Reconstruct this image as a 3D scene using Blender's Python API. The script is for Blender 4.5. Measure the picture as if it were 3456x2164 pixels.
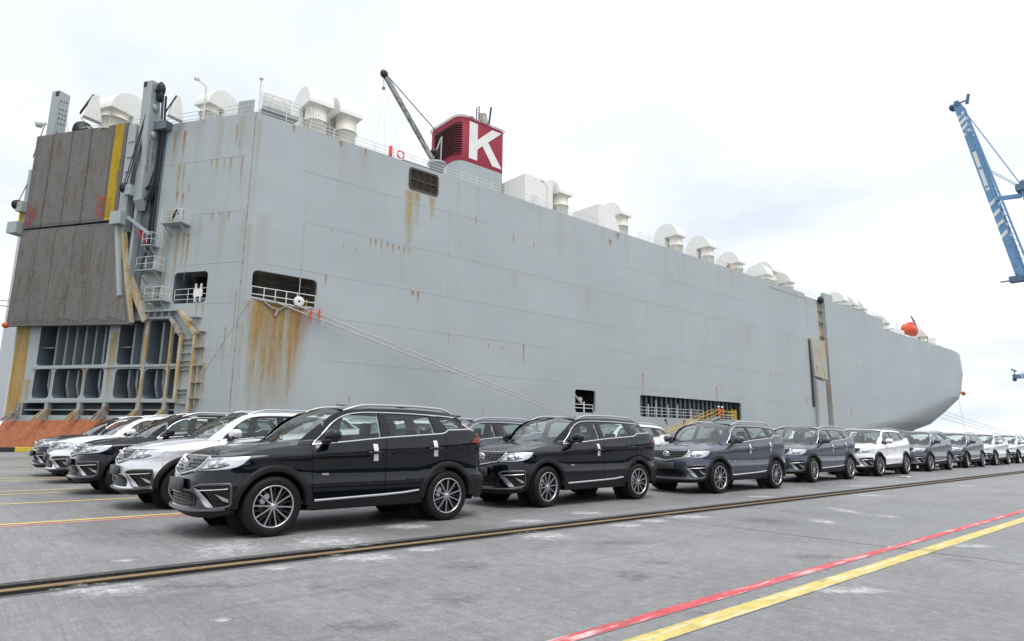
import bpy, bmesh, math, random
import numpy as np
from mathutils import Vector, Matrix
R = math.radians
random.seed(7)
for o in list(bpy.data.objects): bpy.data.objects.remove(o)
scene = bpy.context.scene
COL = scene.collection

# ------------------------------------------------------------------ camera
cam_d = bpy.data.cameras.new('camera'); cam = bpy.data.objects.new('camera', cam_d); COL.objects.link(cam)
F_PX, YAW, PITCH, ROLL, CAM_H = 2133.9, R(40.639), R(10.288), R(0.71), 1.2625
fw = Vector((math.sin(YAW)*math.cos(PITCH), math.cos(YAW)*math.cos(PITCH), math.sin(PITCH)))
rt = Vector((math.cos(YAW), -math.sin(YAW), 0)); up = rt.cross(fw)
r2 = math.cos(ROLL)*rt + math.sin(ROLL)*up; u2 = -math.sin(ROLL)*rt + math.cos(ROLL)*up
cam.matrix_world = Matrix(((r2.x, u2.x, -fw.x, 0), (r2.y, u2.y, -fw.y, 0), (r2.z, u2.z, -fw.z, CAM_H), (0, 0, 0, 1)))
cam_d.sensor_width = 36; cam_d.lens = 36*F_PX/3456; cam_d.clip_start = 0.1; cam_d.clip_end = 8000
scene.camera = cam
scene.cycles.transparent_max_bounces = 40; scene.cycles.max_bounces = 12
scene.view_settings.view_transform = 'Standard'; scene.view_settings.look = 'None'
scene.view_settings.exposure = 0.58; scene.view_settings.gamma = 1.0

# ------------------------------------------------------------------ sky and sun (overcast)
SUN_EL, SUN_AZ = R(66), R(200)          # azimuth measured clockwise from +Y: behind the camera
world = bpy.data.worlds.new('World'); scene.world = world; world.use_nodes = True
wn, wl = world.node_tree.nodes, world.node_tree.links; wn.clear()
wo = wn.new('ShaderNodeOutputWorld'); bg = wn.new('ShaderNodeBackground'); bg.inputs[1].default_value = 0.1
sky = wn.new('ShaderNodeTexSky'); sky.sky_type = 'NISHITA'; sky.sun_disc = False
sky.sun_elevation = SUN_EL; sky.sun_rotation = SUN_AZ; sky.air_density = 1.0; sky.dust_density = 3.0
tc = wn.new('ShaderNodeTexCoord'); sep = wn.new('ShaderNodeSeparateXYZ'); wl.new(tc.outputs['Generated'], sep.inputs[0])
def wmath(op, a, b=None, clamp=False):
    n = wn.new('ShaderNodeMath'); n.operation = op; n.use_clamp = clamp
    for i, v in enumerate((a, b)):
        if v is None: continue
        if isinstance(v, (int, float)): n.inputs[i].default_value = v
        else: wl.new(v, n.inputs[i])
    return n.outputs[0]
zz = wmath('MAXIMUM', sep.outputs['Z'], 0.0); den = wmath('ADD', zz, 0.16)
cx_ = wmath('DIVIDE', sep.outputs['X'], den); cy_ = wmath('DIVIDE', sep.outputs['Y'], den)
cmb = wn.new('ShaderNodeCombineXYZ'); wl.new(cx_, cmb.inputs[0]); wl.new(cy_, cmb.inputs[1]); cmb.inputs[2].default_value = 3.1
nz = wn.new('ShaderNodeTexNoise'); nz.inputs['Scale'].default_value = 0.75; nz.inputs['Detail'].default_value = 6; nz.inputs['Roughness'].default_value = 0.55
wl.new(cmb.outputs[0], nz.inputs['Vector'])
nz2 = wn.new('ShaderNodeTexNoise'); nz2.inputs['Scale'].default_value = 0.28; nz2.inputs['Detail'].default_value = 3
wl.new(cmb.outputs[0], nz2.inputs['Vector'])
mix_n = wmath('ADD', wmath('MULTIPLY', nz.outputs[0], 0.6), wmath('MULTIPLY', nz2.outputs[0], 0.4))
cr = wn.new('ShaderNodeValToRGB'); wl.new(mix_n, cr.inputs[0])
cr.color_ramp.elements[0].position = 0.40; cr.color_ramp.elements[0].color = (5.6, 6.05, 6.65, 1)
cr.color_ramp.elements[1].position = 0.60; cr.color_ramp.elements[1].color = (8.0, 8.2, 8.45, 1)
cov = wn.new('ShaderNodeMapRange'); wl.new(nz.outputs[0], cov.inputs[0])
cov.inputs[1].default_value = 0.22; cov.inputs[2].default_value = 0.42; cov.inputs[3].default_value = 0.86; cov.inputs[4].default_value = 1.0
mx = wn.new('ShaderNodeMix'); mx.data_type = 'RGBA'; wl.new(cov.outputs[0], mx.inputs[0]); wl.new(sky.outputs[0], mx.inputs[6]); wl.new(cr.outputs[0], mx.inputs[7])
wl.new(mx.outputs[2], bg.inputs[0]); wl.new(bg.outputs[0], wo.inputs[0])
sun_d = bpy.data.lights.new('sun', 'SUN'); sun = bpy.data.objects.new('sun', sun_d); COL.objects.link(sun)
sun_d.energy = 1.4; sun_d.angle = R(35); sun_d.color = (1, 0.97, 0.93)
sdir = Vector((math.sin(SUN_AZ)*math.cos(SUN_EL), math.cos(SUN_AZ)*math.cos(SUN_EL), math.sin(SUN_EL)))
sun.rotation_euler = sdir.to_track_quat('Z', 'Y').to_euler()

# ------------------------------------------------------------------ helpers
class NT:
    def __init__(s, name):
        s.m = bpy.data.materials.new(name); s.m.use_nodes = True
        s.n = s.m.node_tree.nodes; s.l = s.m.node_tree.links
        s.b = s.n['Principled BSDF']; s.out = s.n['Material Output']
    def new(s, t, **kw):
        n = s.n.new(t)
        for k, v in kw.items(): setattr(n, k, v)
        return n
    def put(s, sock, v):
        if isinstance(v, (int, float)): sock.default_value = v
        elif isinstance(v, (tuple, list)):
            sock.default_value = tuple(v) + ((1,) if len(v) == 3 and sock.type == 'RGBA' else ())
        else: s.l.new(v, sock)
    def set(s, **kw):
        for k, v in kw.items(): s.put(s.b.inputs[k.replace('_', ' ')], v)
        return s
    def math(s, op, a, b=None, c=None, clamp=False):
        n = s.new('ShaderNodeMath', operation=op, use_clamp=clamp)
        for i, v in enumerate((a, b, c)):
            if v is not None: s.put(n.inputs[i], v)
        return n.outputs[0]
    def mix(s, f, a, b, mode='MIX'):
        n = s.new('ShaderNodeMix', data_type='RGBA', blend_type=mode)
        s.put(n.inputs[0], f); s.put(n.inputs[6], a); s.put(n.inputs[7], b); return n.outputs[2]
    def ramp(s, f, pts):
        n = s.new('ShaderNodeValToRGB'); s.put(n.inputs[0], f); e = n.color_ramp.elements
        while len(e) < len(pts): e.new(0.5)
        for q, (p, c) in zip(e, pts):
            q.position = p; q.color = (c, c, c, 1) if isinstance(c, (int, float)) else tuple(c) + (1,)
        return n.outputs[0]
    def pos(s, kind='Object', scale=(1, 1, 1), loc=(0, 0, 0)):
        t = s.new('ShaderNodeTexCoord'); m = s.new('ShaderNodeMapping'); s.l.new(t.outputs[kind], m.inputs[0])
        m.inputs['Scale'].default_value = scale; m.inputs['Location'].default_value = loc; return m.outputs[0]
    def noise(s, vec, scale=1, detail=4, rough=0.5, dist=0):
        n = s.new('ShaderNodeTexNoise'); s.l.new(vec, n.inputs['Vector'])
        n.inputs['Scale'].default_value = scale; n.inputs['Detail'].default_value = detail
        n.inputs['Roughness'].default_value = rough; n.inputs['Distortion'].default_value = dist; return n.outputs[0]
    def bump(s, h, strength=0.3, dist=0.01):
        n = s.new('ShaderNodeBump'); n.inputs['Strength'].default_value = strength; n.inputs['Distance'].default_value = dist
        s.l.new(h, n.inputs['Height']); s.l.new(n.outputs[0], s.b.inputs['Normal'])
    def shader(s, sh): s.l.new(sh, s.out.inputs[0])

def simple(name, col, rough=0.5, metal=0.0, var=0.0, scale=3.0, coat=0.0, bump=0.0, spec=0.5):
    t = NT(name); t.set(Roughness=rough, Metallic=metal, Coat_Weight=coat)
    t.b.inputs['Specular IOR Level'].default_value = spec
    if var > 0:
        v = t.noise(t.pos('Object'), scale, 5, 0.6)
        f = t.ramp(v, [(0.3, 0), (0.7, 1)])
        a = tuple(c*(1-var) for c in col); b = tuple(min(1, c*(1+var)) for c in col)
        t.set(Base_Color=t.mix(f, a, b))
        if bump: t.bump(v, bump, 0.01)
    else: t.set(Base_Color=col)
    return t.m

def link(ob, parent=None):
    COL.objects.link(ob)
    if parent is not None: ob.parent = parent
    return ob
def empty(name, loc=(0, 0, 0), rz=0, parent=None):
    o = bpy.data.objects.new(name, None); o.empty_display_size = 0.3; o.location = loc; o.rotation_euler = (0, 0, rz)
    return link(o, parent)
def tag(o, label=None, cat=None, group=None, kind=None):
    if label: o['label'] = label
    if cat: o['category'] = cat
    if group: o['group'] = group
    if kind: o['kind'] = kind
    return o

class MB:
    """collects shapes; build() links them as ONE mesh object"""
    def __init__(s): s.v = []; s.f = []; s.mi = []; s.sm = []; s.cur = 0
    def add(s, vs, fs, smooth=False):
        o = len(s.v); s.v.extend([tuple(v) for v in vs]); s.f.extend([tuple(i+o for i in f) for f in fs])
        s.mi.extend([s.cur]*len(fs)); s.sm.extend([smooth]*len(fs)); return s
    def box(s, lo, hi, mat=None):
        x0, y0, z0 = lo; x1, y1, z1 = hi
        v = [(x0,y0,z0),(x1,y0,z0),(x1,y1,z0),(x0,y1,z0),(x0,y0,z1),(x1,y0,z1),(x1,y1,z1),(x0,y1,z1)]
        if mat: v = [mat @ Vector(p) for p in v]
        return s.add(v, [(0,3,2,1),(4,5,6,7),(0,1,5,4),(1,2,6,5),(2,3,7,6),(3,0,4,7)])
    def cbox(s, c, size, rot=None):
        h = [q/2 for q in size]; m = Matrix.Translation(c)
        if rot is not None: m = m @ (rot if isinstance(rot, Matrix) else Matrix.Rotation(rot, 4, 'Z'))
        return s.box((-h[0],-h[1],-h[2]), h, m)
    def beam(s, a, b, w, h=None, upv=(0,0,1)):
        a = Vector(a); b = Vector(b); d = (b-a)
        if d.length < 1e-6: return s
        d.normalize(); u = Vector(upv)
        if abs(d.dot(u)) > 0.98: u = Vector((1,0,0))
        x = d.cross(u).normalized(); y = x.cross(d).normalized(); h = h or w
        v = []
        for p in (a, b):
            for sx, sy in ((-1,-1),(1,-1),(1,1),(-1,1)): v.append(p + x*sx*w/2 + y*sy*h/2)
        return s.add(v, [(0,1,2,3),(7,6,5,4),(0,4,5,1),(1,5,6,2),(2,6,7,3),(3,7,4,0)])
    def tube(s, pts, r, seg=8, closed=False, smooth=True, caps=True):
        pts = [Vector(p) for p in pts]; n = len(pts); vs = []; fs = []
        rr = r if isinstance(r, (list, tuple)) else [r]*n
        ref = None
        for i, p in enumerate(pts):
            a = pts[(i-1) % n] if (closed or i > 0) else p; b = pts[(i+1) % n] if (closed or i < n-1) else p
            d = (b-a).normalized()
            if ref is None:
                ref = Vector((0,0,1)) if abs(d.z) < 0.9 else Vector((1,0,0))
            x = d.cross(ref)
            if x.length < 1e-4: x = d.cross(Vector((1,0.3,0)))
            x.normalize(); y = x.cross(d).normalized(); ref = y
            for k in range(seg):
                t = 2*math.pi*k/seg; vs.append(p + (x*math.cos(t) + y*math.sin(t))*rr[i])
        m = n if closed else n-1
        for i in range(m):
            for k in range(seg):
                a = i*seg+k; b = i*seg+(k+1) % seg; c = ((i+1) % n)*seg+(k+1) % seg; d = ((i+1) % n)*seg+k
                fs.append((a, b, c, d))
        s.add(vs, fs, smooth)
        if caps and not closed:
            s.add(vs[:seg], [tuple(range(seg-1, -1, -1))]); s.add(vs[-seg:], [tuple(range(seg))])
        return s
    def lathe(s, prof, origin=(0,0,0), axis='Z', seg=24, smooth=True, a0=0, a1=2*math.pi):
        o = Vector(origin); full = abs(a1-a0-2*math.pi) < 1e-6; vs = []; fs = []; n = len(prof); m = seg if full else seg+1
        for k in range(m):
            t = a0+(a1-a0)*k/seg; c, q = math.cos(t), math.sin(t)
            for r, h in prof:
                if axis == 'Z': p = (r*c, r*q, h)
                elif axis == 'Y': p = (r*c, h, r*q)
                else: p = (h, r*c, r*q)
                vs.append(o + Vector(p))
        for k in range(seg):
            k2 = (k+1) % m
            for i in range(n-1):
                f = (k*n+i, k2*n+i, k2*n+i+1, k*n+i+1)
                fs.append(f if axis != 'Y' else f[::-1])
        return s.add(vs, fs, smooth)
    def prism(s, poly, fn, d0, d1, smooth=False):
        """poly: list of (a,b); fn(a,b,d)->xyz; extruded from d0 to d1"""
        n = len(poly); vs = [fn(a, b, d0) for a, b in poly] + [fn(a, b, d1) for a, b in poly]
        fs = [tuple(range(n-1, -1, -1)), tuple(range(n, 2*n))] + [(i, (i+1) % n, n+(i+1) % n, n+i) for i in range(n)]
        return s.add(vs, fs, smooth)
    def grid(s, rows, smooth=True, flip=False):
        n = len(rows[0]); vs = [p for r in rows for p in r]; fs = []
        for i in range(len(rows)-1):
            for j in range(n-1):
                f = (i*n+j, i*n+j+1, (i+1)*n+j+1, (i+1)*n+j); fs.append(f[::-1] if flip else f)
        return s.add(vs, fs, smooth)
    def rbox(s, c, size, bev=0.03, seg=2, rot=None, smooth=True):
        bm = bmesh.new(); bmesh.ops.create_cube(bm, size=1); bmesh.ops.scale(bm, vec=size, verts=bm.verts)
        bmesh.ops.bevel(bm, geom=bm.edges[:]+bm.verts[:], offset=bev, segments=seg, profile=0.5, affect='EDGES')
        m = Matrix.Translation(c) @ (rot or Matrix())
        bm.verts.index_update(); vs = [m @ v.co for v in bm.verts]; fs = [[v.index for v in f.verts] for f in bm.faces]; bm.free()
        return s.add(vs, fs, smooth)
    def ell(s, c, r, seg=14, rings=8, rot=None, power=1.0):
        rows = []; m = Matrix.Translation(c) @ (rot or Matrix())
        sg = lambda q: math.copysign(abs(q)**power, q)
        for i in range(rings+1):
            th = math.pi*i/rings
            rows.append([m @ Vector((r[0]*sg(math.sin(th))*sg(math.cos(2*math.pi*k/seg)), r[1]*sg(math.sin(th))*sg(math.sin(2*math.pi*k/seg)), r[2]*sg(math.cos(th)))) for k in range(seg+1)])
        return s.grid(rows, flip=True)
    def mesh(s, name, mats):
        me = bpy.data.meshes.new(name); me.from_pydata(s.v, [], s.f)
        for m in (mats if isinstance(mats, (list, tuple)) else [mats]): me.materials.append(m)
        me.polygons.foreach_set('use_smooth', s.sm); me.polygons.foreach_set('material_index', s.mi); me.update(); return me
    def build(s, name, mats, parent=None, recalc=False, loc=None, rot=None):
        me = s.mesh(name, mats)
        if recalc:
            bm = bmesh.new(); bm.from_mesh(me); bmesh.ops.remove_doubles(bm, verts=bm.verts, dist=1e-5)
            bmesh.ops.recalc_face_normals(bm, faces=bm.faces); bm.to_mesh(me); bm.free()
        o = bpy.data.objects.new(name, me)
        if loc is not None: o.location = loc
        if rot is not None: o.rotation_euler = rot
        return link(o, parent)

def spl(pts):
    """monotone cubic through points -> function"""
    xs = [p[0] for p in pts]; ys = [p[1] for p in pts]; n = len(xs)
    d = [(ys[i+1]-ys[i])/(xs[i+1]-xs[i]) for i in range(n-1)]
    m = [d[0]] + [0 if d[i-1]*d[i] <= 0 else 2*d[i-1]*d[i]/(d[i-1]+d[i]) for i in range(1, n-1)] + [d[-1]]
    def f(x):
        if x <= xs[0]: return ys[0]
        if x >= xs[-1]: return ys[-1]
        lo = 0
        while xs[lo+1] < x: lo += 1
        h = xs[lo+1]-xs[lo]; t = (x-xs[lo])/h
        return ((1+2*t)*(1-t)**2*ys[lo] + t*(1-t)**2*h*m[lo] + t*t*(3-2*t)*ys[lo+1] + t*t*(t-1)*h*m[lo+1])
    return f
def lerp(a, b, t): return a+(b-a)*t
def smooth01(t): t = max(0, min(1, t)); return t*t*(3-2*t)
def copy_tree(o, parent=None):
    c = o.copy(); COL.objects.link(c); c.parent = parent
    for ch in o.children: copy_tree(ch, c)
    return c
# ------------------------------------------------------------------ ground, water, rail, painted lines, kerb
def ground_mat():
    t = NT('quay concrete'); p = t.pos('Object')
    big = t.noise(p, 0.16, 5, 0.55); med = t.noise(p, 1.1, 6, 0.62); mid = t.noise(p, 9, 5, 0.7); fine = t.noise(p, 42, 4, 0.75); speck = t.noise(p, 120, 2, 0.6)
    br = t.noise(t.pos('Object', (16, 0.7, 1)), 1.0, 4, 0.6); br2 = t.noise(t.pos('Object', (55, 1.1, 1)), 1.0, 3, 0.6)   # broom strokes across the quay
    col = t.mix(t.ramp(big, [(0.32, 0), (0.68, 1)]), (0.205, 0.207, 0.213), (0.300, 0.300, 0.303))
    col = t.mix(t.math('MULTIPLY', t.ramp(med, [(0.36, 1), (0.54, 0)]), 0.38), col, (0.150, 0.146, 0.146))
    wet = t.ramp(t.noise(t.pos('Object', (0.30, 0.16, 1), (3.1, 1.7, 0)), 1.0, 6, 0.62, 0.4), [(0.50, 0), (0.62, 1)])
    col = t.mix(t.math('MULTIPLY', wet, 0.40), col, (0.13, 0.13, 0.135))
    tyre = t.ramp(t.noise(t.pos('Object', (0.22, 2.6, 1), (0, 7, 0)), 1.0, 5, 0.65), [(0.55, 0), (0.66, 1)])
    col = t.mix(t.math('MULTIPLY', tyre, 0.34), col, (0.10, 0.098, 0.097))
    col = t.mix(t.math('MULTIPLY', t.ramp(br, [(0.38, 1), (0.56, 0)]), 0.20), col, (0.12, 0.12, 0.122))
    col = t.mix(t.math('MULTIPLY', t.ramp(br2, [(0.36, 1), (0.47, 0)]), 0.32), col, (0.09, 0.09, 0.095))
    col = t.mix(t.math('MULTIPLY', t.ramp(mid, [(0.36, 1), (0.52, 0)]), 0.34), col, (0.115, 0.112, 0.112))
    col = t.mix(t.math('MULTIPLY', t.ramp(mid, [(0.55, 0), (0.70, 1)]), 0.30), col, (0.46, 0.455, 0.45))
    col = t.mix(t.math('MULTIPLY', t.ramp(fine, [(0.36, 1), (0.50, 0)]), 0.30), col, (0.10, 0.10, 0.103))
    col = t.mix(t.math('MULTIPLY', t.ramp(fine, [(0.54, 0), (0.68, 1)]), 0.28), col, (0.48, 0.48, 0.48))
    col = t.mix(t.math('MULTIPLY', t.ramp(speck, [(0.60, 0), (0.68, 1)]), 0.42), col, (0.60, 0.60, 0.59))
    vo = t.new('ShaderNodeTexVoronoi', feature='DISTANCE_TO_EDGE'); vo.inputs['Scale'].default_value = 0.22
    wv = t.new('ShaderNodeVectorMath', operation='ADD'); nv = t.new('ShaderNodeTexNoise'); nv.inputs['Scale'].default_value = 1.3; nv.inputs['Detail'].default_value = 5; t.l.new(p, nv.inputs['Vector']); t.l.new(p, wv.inputs[0]); t.l.new(nv.outputs['Color'], wv.inputs[1]); t.l.new(wv.outputs[0], vo.inputs['Vector'])
    crack = t.math('MULTIPLY', t.ramp(vo.outputs['Distance'], [(0.0, 1), (0.006, 0)]), t.ramp(big, [(0.45, 0), (0.62, 1)]))
    col = t.mix(t.math('MULTIPLY', crack, 0.55), col, (0.06, 0.06, 0.06))
    t.set(Base_Color=col, Roughness=t.mix(wet, (0.62, 0.62, 0.62), (0.42, 0.42, 0.42)))
    h = t.math('ADD', t.math('MULTIPLY', fine, 0.8), t.math('MULTIPLY', br2, 0.5)); t.bump(h, 0.5, 0.008)
    return t.m
M_GROUND = ground_mat()
def paint_line(name, col, wear, edge=None):
    t = NT(name); p = t.pos('Object'); n1 = t.noise(t.pos('Object', (1.2, 9, 1)), 1.5, 6, 0.65); n2 = t.noise(p, 45, 4, 0.7); n3 = t.noise(p, 7, 5, 0.6)
    c = t.mix(t.ramp(n3, [(0.3, 0), (0.75, 1)]), tuple(q*0.78 for q in col), tuple(min(1, q*1.12) for q in col))
    c = t.mix(t.math('MULTIPLY', t.ramp(n1, [(0.52, 0), (0.62, 1)]), wear), c, tuple(0.45+0.4*q for q in col))
    c = t.mix(t.math('MULTIPLY', t.ramp(t.noise(t.pos('Object', (0.9, 5, 1), (4, 1, 0)), 1, 5, 0.6), [(0.60, 0), (0.66, 1)]), 0.55*wear), c, (0.13, 0.12, 0.11))
    chip = t.ramp(t.math('ADD', t.math('MULTIPLY', n2, 0.5), t.math('MULTIPLY', n3, 0.5)), [(0.585+0.06*(1-wear), 0), (0.635+0.06*(1-wear), 1)])
    if edge:
        sp = t.new('ShaderNodeSeparateXYZ'); t.l.new(p, sp.inputs[0]); e = t.math('MULTIPLY', t.math('ABSOLUTE', t.math('SUBTRACT', sp.outputs['Y'], edge[0])), 2.0/edge[1])
        n4 = t.noise(t.pos('Object', (6, 10, 1)), 1.5, 6, 0.75); k = t.math('ADD', t.math('POWER', e, 6.0), t.math('MULTIPLY', t.math('SUBTRACT', n4, 0.5), 2.6)); chip = t.math('MAXIMUM', chip, t.ramp(k, [(0.72, 0), (0.86, 1)]))
        tm = t.ramp(t.noise(t.pos('Object', (1.1, 0.25, 1), (2.7, 0, 0)), 1.0, 4, 0.6), [(0.58, 0), (0.68, 1)]); c = t.mix(t.math('MULTIPLY', tm, 0.55), c, (0.10, 0.095, 0.085))
    c = t.mix(chip, c, (0.25, 0.25, 0.253))
    t.set(Base_Color=c, Roughness=0.55); t.bump(n2, 0.2, 0.004); return t.m
M_YEL = paint_line('yellow line paint', (0.66, 0.53, 0.15), 0.9, (2.685, 0.165)); M_REDL = paint_line('red line paint', (0.62, 0.075, 0.09), 1.0, (3.005, 0.115))
M_YEL2 = paint_line('faded yellow paint', (0.80, 0.60, 0.12), 0.4); M_RED2 = paint_line('faded red paint', (0.66, 0.20, 0.18), 0.7)
def rail_mat(name, a, b, rough, metal=0.3):
    t = NT(name); v = t.noise(t.pos('Object', (0.8, 14, 14)), 1.0, 6, 0.65); w = t.noise(t.pos('Object'), 22, 4, 0.7)
    c = t.mix(t.ramp(v, [(0.35, 0), (0.68, 1)]), a, b); c = t.mix(t.math('MULTIPLY', t.ramp(w, [(0.55, 0), (0.7, 1)]), 0.6), c, (0.03, 0.025, 0.02))
    t.set(Base_Color=c, Roughness=rough, Metallic=metal); return t.m
M_RAIL = rail_mat('ochre rusted rail', (0.22, 0.145, 0.07), (0.34, 0.25, 0.14), 0.6); M_STEEL = rail_mat('edge steel', (0.07, 0.07, 0.075), (0.13, 0.13, 0.135), 0.7, 0.0)
M_GREASE = simple('greasy groove', (0.012, 0.011, 0.010), 0.9, var=0.4, scale=6, spec=0.08)
def water_mat():
    t = NT('harbour water'); t.set(Base_Color=(0.05, 0.075, 0.07), Roughness=0.12); t.bump(t.noise(t.pos('Object', (0.4, 0.9, 1)), 1.0, 5, 0.6), 0.5, 0.2); return t.m
m = MB(); m.add([(-3000, 46, -3.2), (4000, 46, -3.2), (4000, 5000, -3.2), (-3000, 5000, -3.2)], [(0, 1, 2, 3)])
m.add([(460, -3000, -3.2), (4000, -3000, -3.2), (4000, 46, -3.2), (460, 46, -3.2)], [(0, 1, 2, 3)])
tag(m.build('water', water_mat()), kind='structure')
# quay slab with the rail groove; near part finely divided is not needed: relief is in the material
QY = 47.0; G0, G1 = 6.43, 6.93
prof = [(-400, 0), (G0, 0), (G0, -0.05), (G1, -0.05), (G1, 0), (QY, 0), (QY, -6)]
m = MB(); m.grid([[Vector((x, y, z)) for y, z in prof] for x in (-300, -40, -10, 20, 60, 120, 240, 470)], smooth=False, flip=True)
quay = tag(m.build('quay_ground', M_GROUND), kind='structure')
m = MB(); m.box((-300, G0+0.002, -0.045), (470, G1-0.002, -0.012)); m.build('rail_groove', M_GREASE, quay)
m = MB(); m.add([(-300, 6.69+y, z) for y, z in ((-0.036, -0.045), (-0.036, -0.006), (-0.028, 0.0), (0.028, 0.0), (0.036, -0.006), (0.036, -0.045))]+[(470, 6.69+y, z) for y, z in ((-0.036, -0.045), (-0.036, -0.006), (-0.028, 0.0), (0.028, 0.0), (0.036, -0.006), (0.036, -0.045))], [(i, i+1, i+7, i+6) for i in range(5)])
cr_ = m.build('crane_rail', M_RAIL); tag(cr_, 'ochre rusted crane rail sunk in its groove along the car row', 'rail')
for y0, y1 in ((G0-0.055, G0-0.001), (G1+0.001, G1+0.03)):
    m = MB(); m.box((-300, y0, -0.05), (470, y1, 0.004)); m.build('groove_edge', M_STEEL, quay)
def stripe(name, y, w, mat, lbl=None, x0=-60, x1=330, z=0.004):
    m = MB(); n = 60; vs = []; fs = []
    for i in range(n+1):
        x = lerp(x0, x1, i/n); j = 0.006*math.sin(i*2.3); vs += [(x, y-w/2+j, z), (x, y+w/2+j*0.6, z)]
    for i in range(n): fs.append((2*i, 2*i+2, 2*i+3, 2*i+1))
    m.add(vs, fs); return m.build(name, mat, quay)
stripe('yellow_line', 2.685, 0.165, M_YEL); stripe('red_line', 3.005, 0.115, M_REDL)
stripe('yellow_line', 11.12, 0.12, M_YEL2); stripe('red_line', 10.88, 0.10, M_RED2)
for y in (14.1, 16.1, 16.95, 20.3, 21.2, 24.6, 28.2, 31.8, 33.0, 37.5): stripe('yellow_line', y, 0.12, M_YEL2)
for x in (-2.2, 8.6, 19.0, 29.5):
    m = MB(); n = 80; m.grid([[Vector((x+0.012*random.random()-0.006-0.008, lerp(-30, G0-0.08, i/n), 0.0025)), Vector((x+0.012*random.random()+0.002, lerp(-30, G0-0.08, i/n), 0.0025))] for i in range(n+1)], smooth=False, flip=True); m.build('slab_joint', simple('joint filler', (0.10, 0.10, 0.10), 0.9, var=0.5, scale=2), quay)
# cement and oil stains with ragged edges
def stain_mat(name, c, lo, hi, top):
    t = NT(name); at = t.new('ShaderNodeAttribute', attribute_name='fade'); n = t.noise(t.pos('Object'), 7, 6, 0.7); n2 = t.noise(t.pos('Object', (30, 3, 1)), 1, 4, 0.6)
    f = t.math('ADD', t.math('MULTIPLY', at.outputs['Fac'], 0.85), t.math('MULTIPLY', t.math('SUBTRACT', t.math('ADD', t.math('MULTIPLY', n, 0.75), t.math('MULTIPLY', n2, 0.25)), 0.5), 2.4)); t.set(Base_Color=t.mix(t.ramp(n, [(0.3, 0), (0.7, 1)]), tuple(q*0.8 for q in c), c), Roughness=0.75)
    tr = t.new('ShaderNodeBsdfTransparent'); mx = t.new('ShaderNodeMixShader'); t.l.new(t.ramp(f, [(lo, 0), (hi, top)]), mx.inputs[0]); t.l.new(tr.outputs[0], mx.inputs[1]); t.l.new(t.b.outputs[0], mx.inputs[2]); t.shader(mx.outputs[0]); return t.m
M_LIME = stain_mat('cement stain', (0.62, 0.62, 0.63), 0.34, 0.95, 0.80); M_OIL = stain_mat('oil stain', (0.07, 0.068, 0.068), 0.50, 1.2, 0.24)
def stain(x, y, w, h, mat, name):
    A = Vector((0.80, -0.60, 0)); B = Vector((0.60, 0.80, 0)); n = 9; rows = []; fade = []
    for i in range(n):
        row = []
        for j in range(n):
            a, b = i/(n-1)*2-1, j/(n-1)*2-1; row.append(A*(a*w*0.95)+B*(b*h*0.95)); fade.append(max(0, 1-(a*a+b*b))**1.0)
        rows.append(row)
    m = MB(); m.grid(rows, smooth=False, flip=True); o = m.build(name, mat, quay, loc=(x, y, 0.0035)); at = o.data.attributes.new('fade', 'FLOAT', 'POINT'); at.data.foreach_set('value', fade)
for q in ((1.07,6.2,0.57,0.40),(2.43,6.2,0.20,0.2),(3.33,6.15,0.64,0.40),(4.08,6.2,0.33,0.30),(2.46,7.54,0.65,0.9),(3.37,7.39,1.0,0.75),(4.88,7.82,0.52,0.41),(1.39,7.45,0.15,0.15),(1.52,4.76,0.08,0.1),(7.46,6.1,0.38,0.4),(8.18,6.2,0.37,0.35),(9.1,6.15,0.61,0.4),(10.34,4.57,0.30,0.6),(12.19,4.97,0.3,0.9),(11.93,4.24,0.3,0.45),(5.84,6.1,0.56,0.6),(5.89,2.42,0.56,0.22),(9.52,2.45,0.41,0.25),(8.08,7.46,0.54,0.41),(13.5,7.3,0.6,0.4),(16,6.0,0.6,0.5),(19,7.4,0.8,0.4),(22,5.6,0.6,0.6),(6.6,7.3,0.5,0.3)): stain(*q, M_LIME, 'cement_stain')
for q in ((2.43,5.31,0.16,0.31),(2.19,4.05,0.5,0.29),(3.1,4.25,0.4,0.52),(1.62,5.93,0.86,0.2),(9.68,5.19,0.79,0.83),(11.29,5.6,0.24,0.51),(7.25,3.30,0.66,0.35),(5.57,4.18,0.3,0.25),(4.88,3.93,0.3,0.5),(5.12,3.68,0.1,0.12),(11.32,6.2,0.46,0.3),(8.31,2.26,0.25,0.2),(4.27,2.84,0.15,0.1),(6.2,5.2,0.7,0.3),(3.9,5.2,0.5,0.5),(7.2,8.6,1.2,0.9),(12.6,8.6,1.0,0.8),(2.0,9.2,0.9,0.7),(5.2,8.8,1.4,0.7)): stain(*q, M_OIL, 'oil_stain')
# kerb along the quay edge, blocks painted yellow and black in turn
M_KY = paint_line('kerb yellow', (0.66, 0.46, 0.03), 0.9); M_KB = simple('kerb black', (0.022, 0.021, 0.02), 0.7, var=0.5, scale=2)
kerb = tag(empty('kerb', (0, 45.6, 0)), kind='structure'); x = -8.0; k = 0
while x < 110:
    w = 0.9+0.25*random.random(); m = MB(); m.rbox((x+w/2, 0.15, 0.13), (w-0.015, 0.30, 0.26), 0.02, 1, smooth=False); m.build('kerb_block', M_KY if k % 2 == 0 else M_KB, kerb); x += w; k += 1
# scrap of paper by the fifth car
m = MB(); m.grid([[Vector((24.85+0.13*i, 8.0+0.10*j, 0.008+0.02*random.random())) for j in range(4)] for i in range(4)], smooth=False)
tag(m.build('paper_scrap', M_KY and simple('paper', (0.8, 0.8, 0.8), 0.8)), 'crumpled scrap of white paper on the concrete beside the car row', 'paper')
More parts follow.
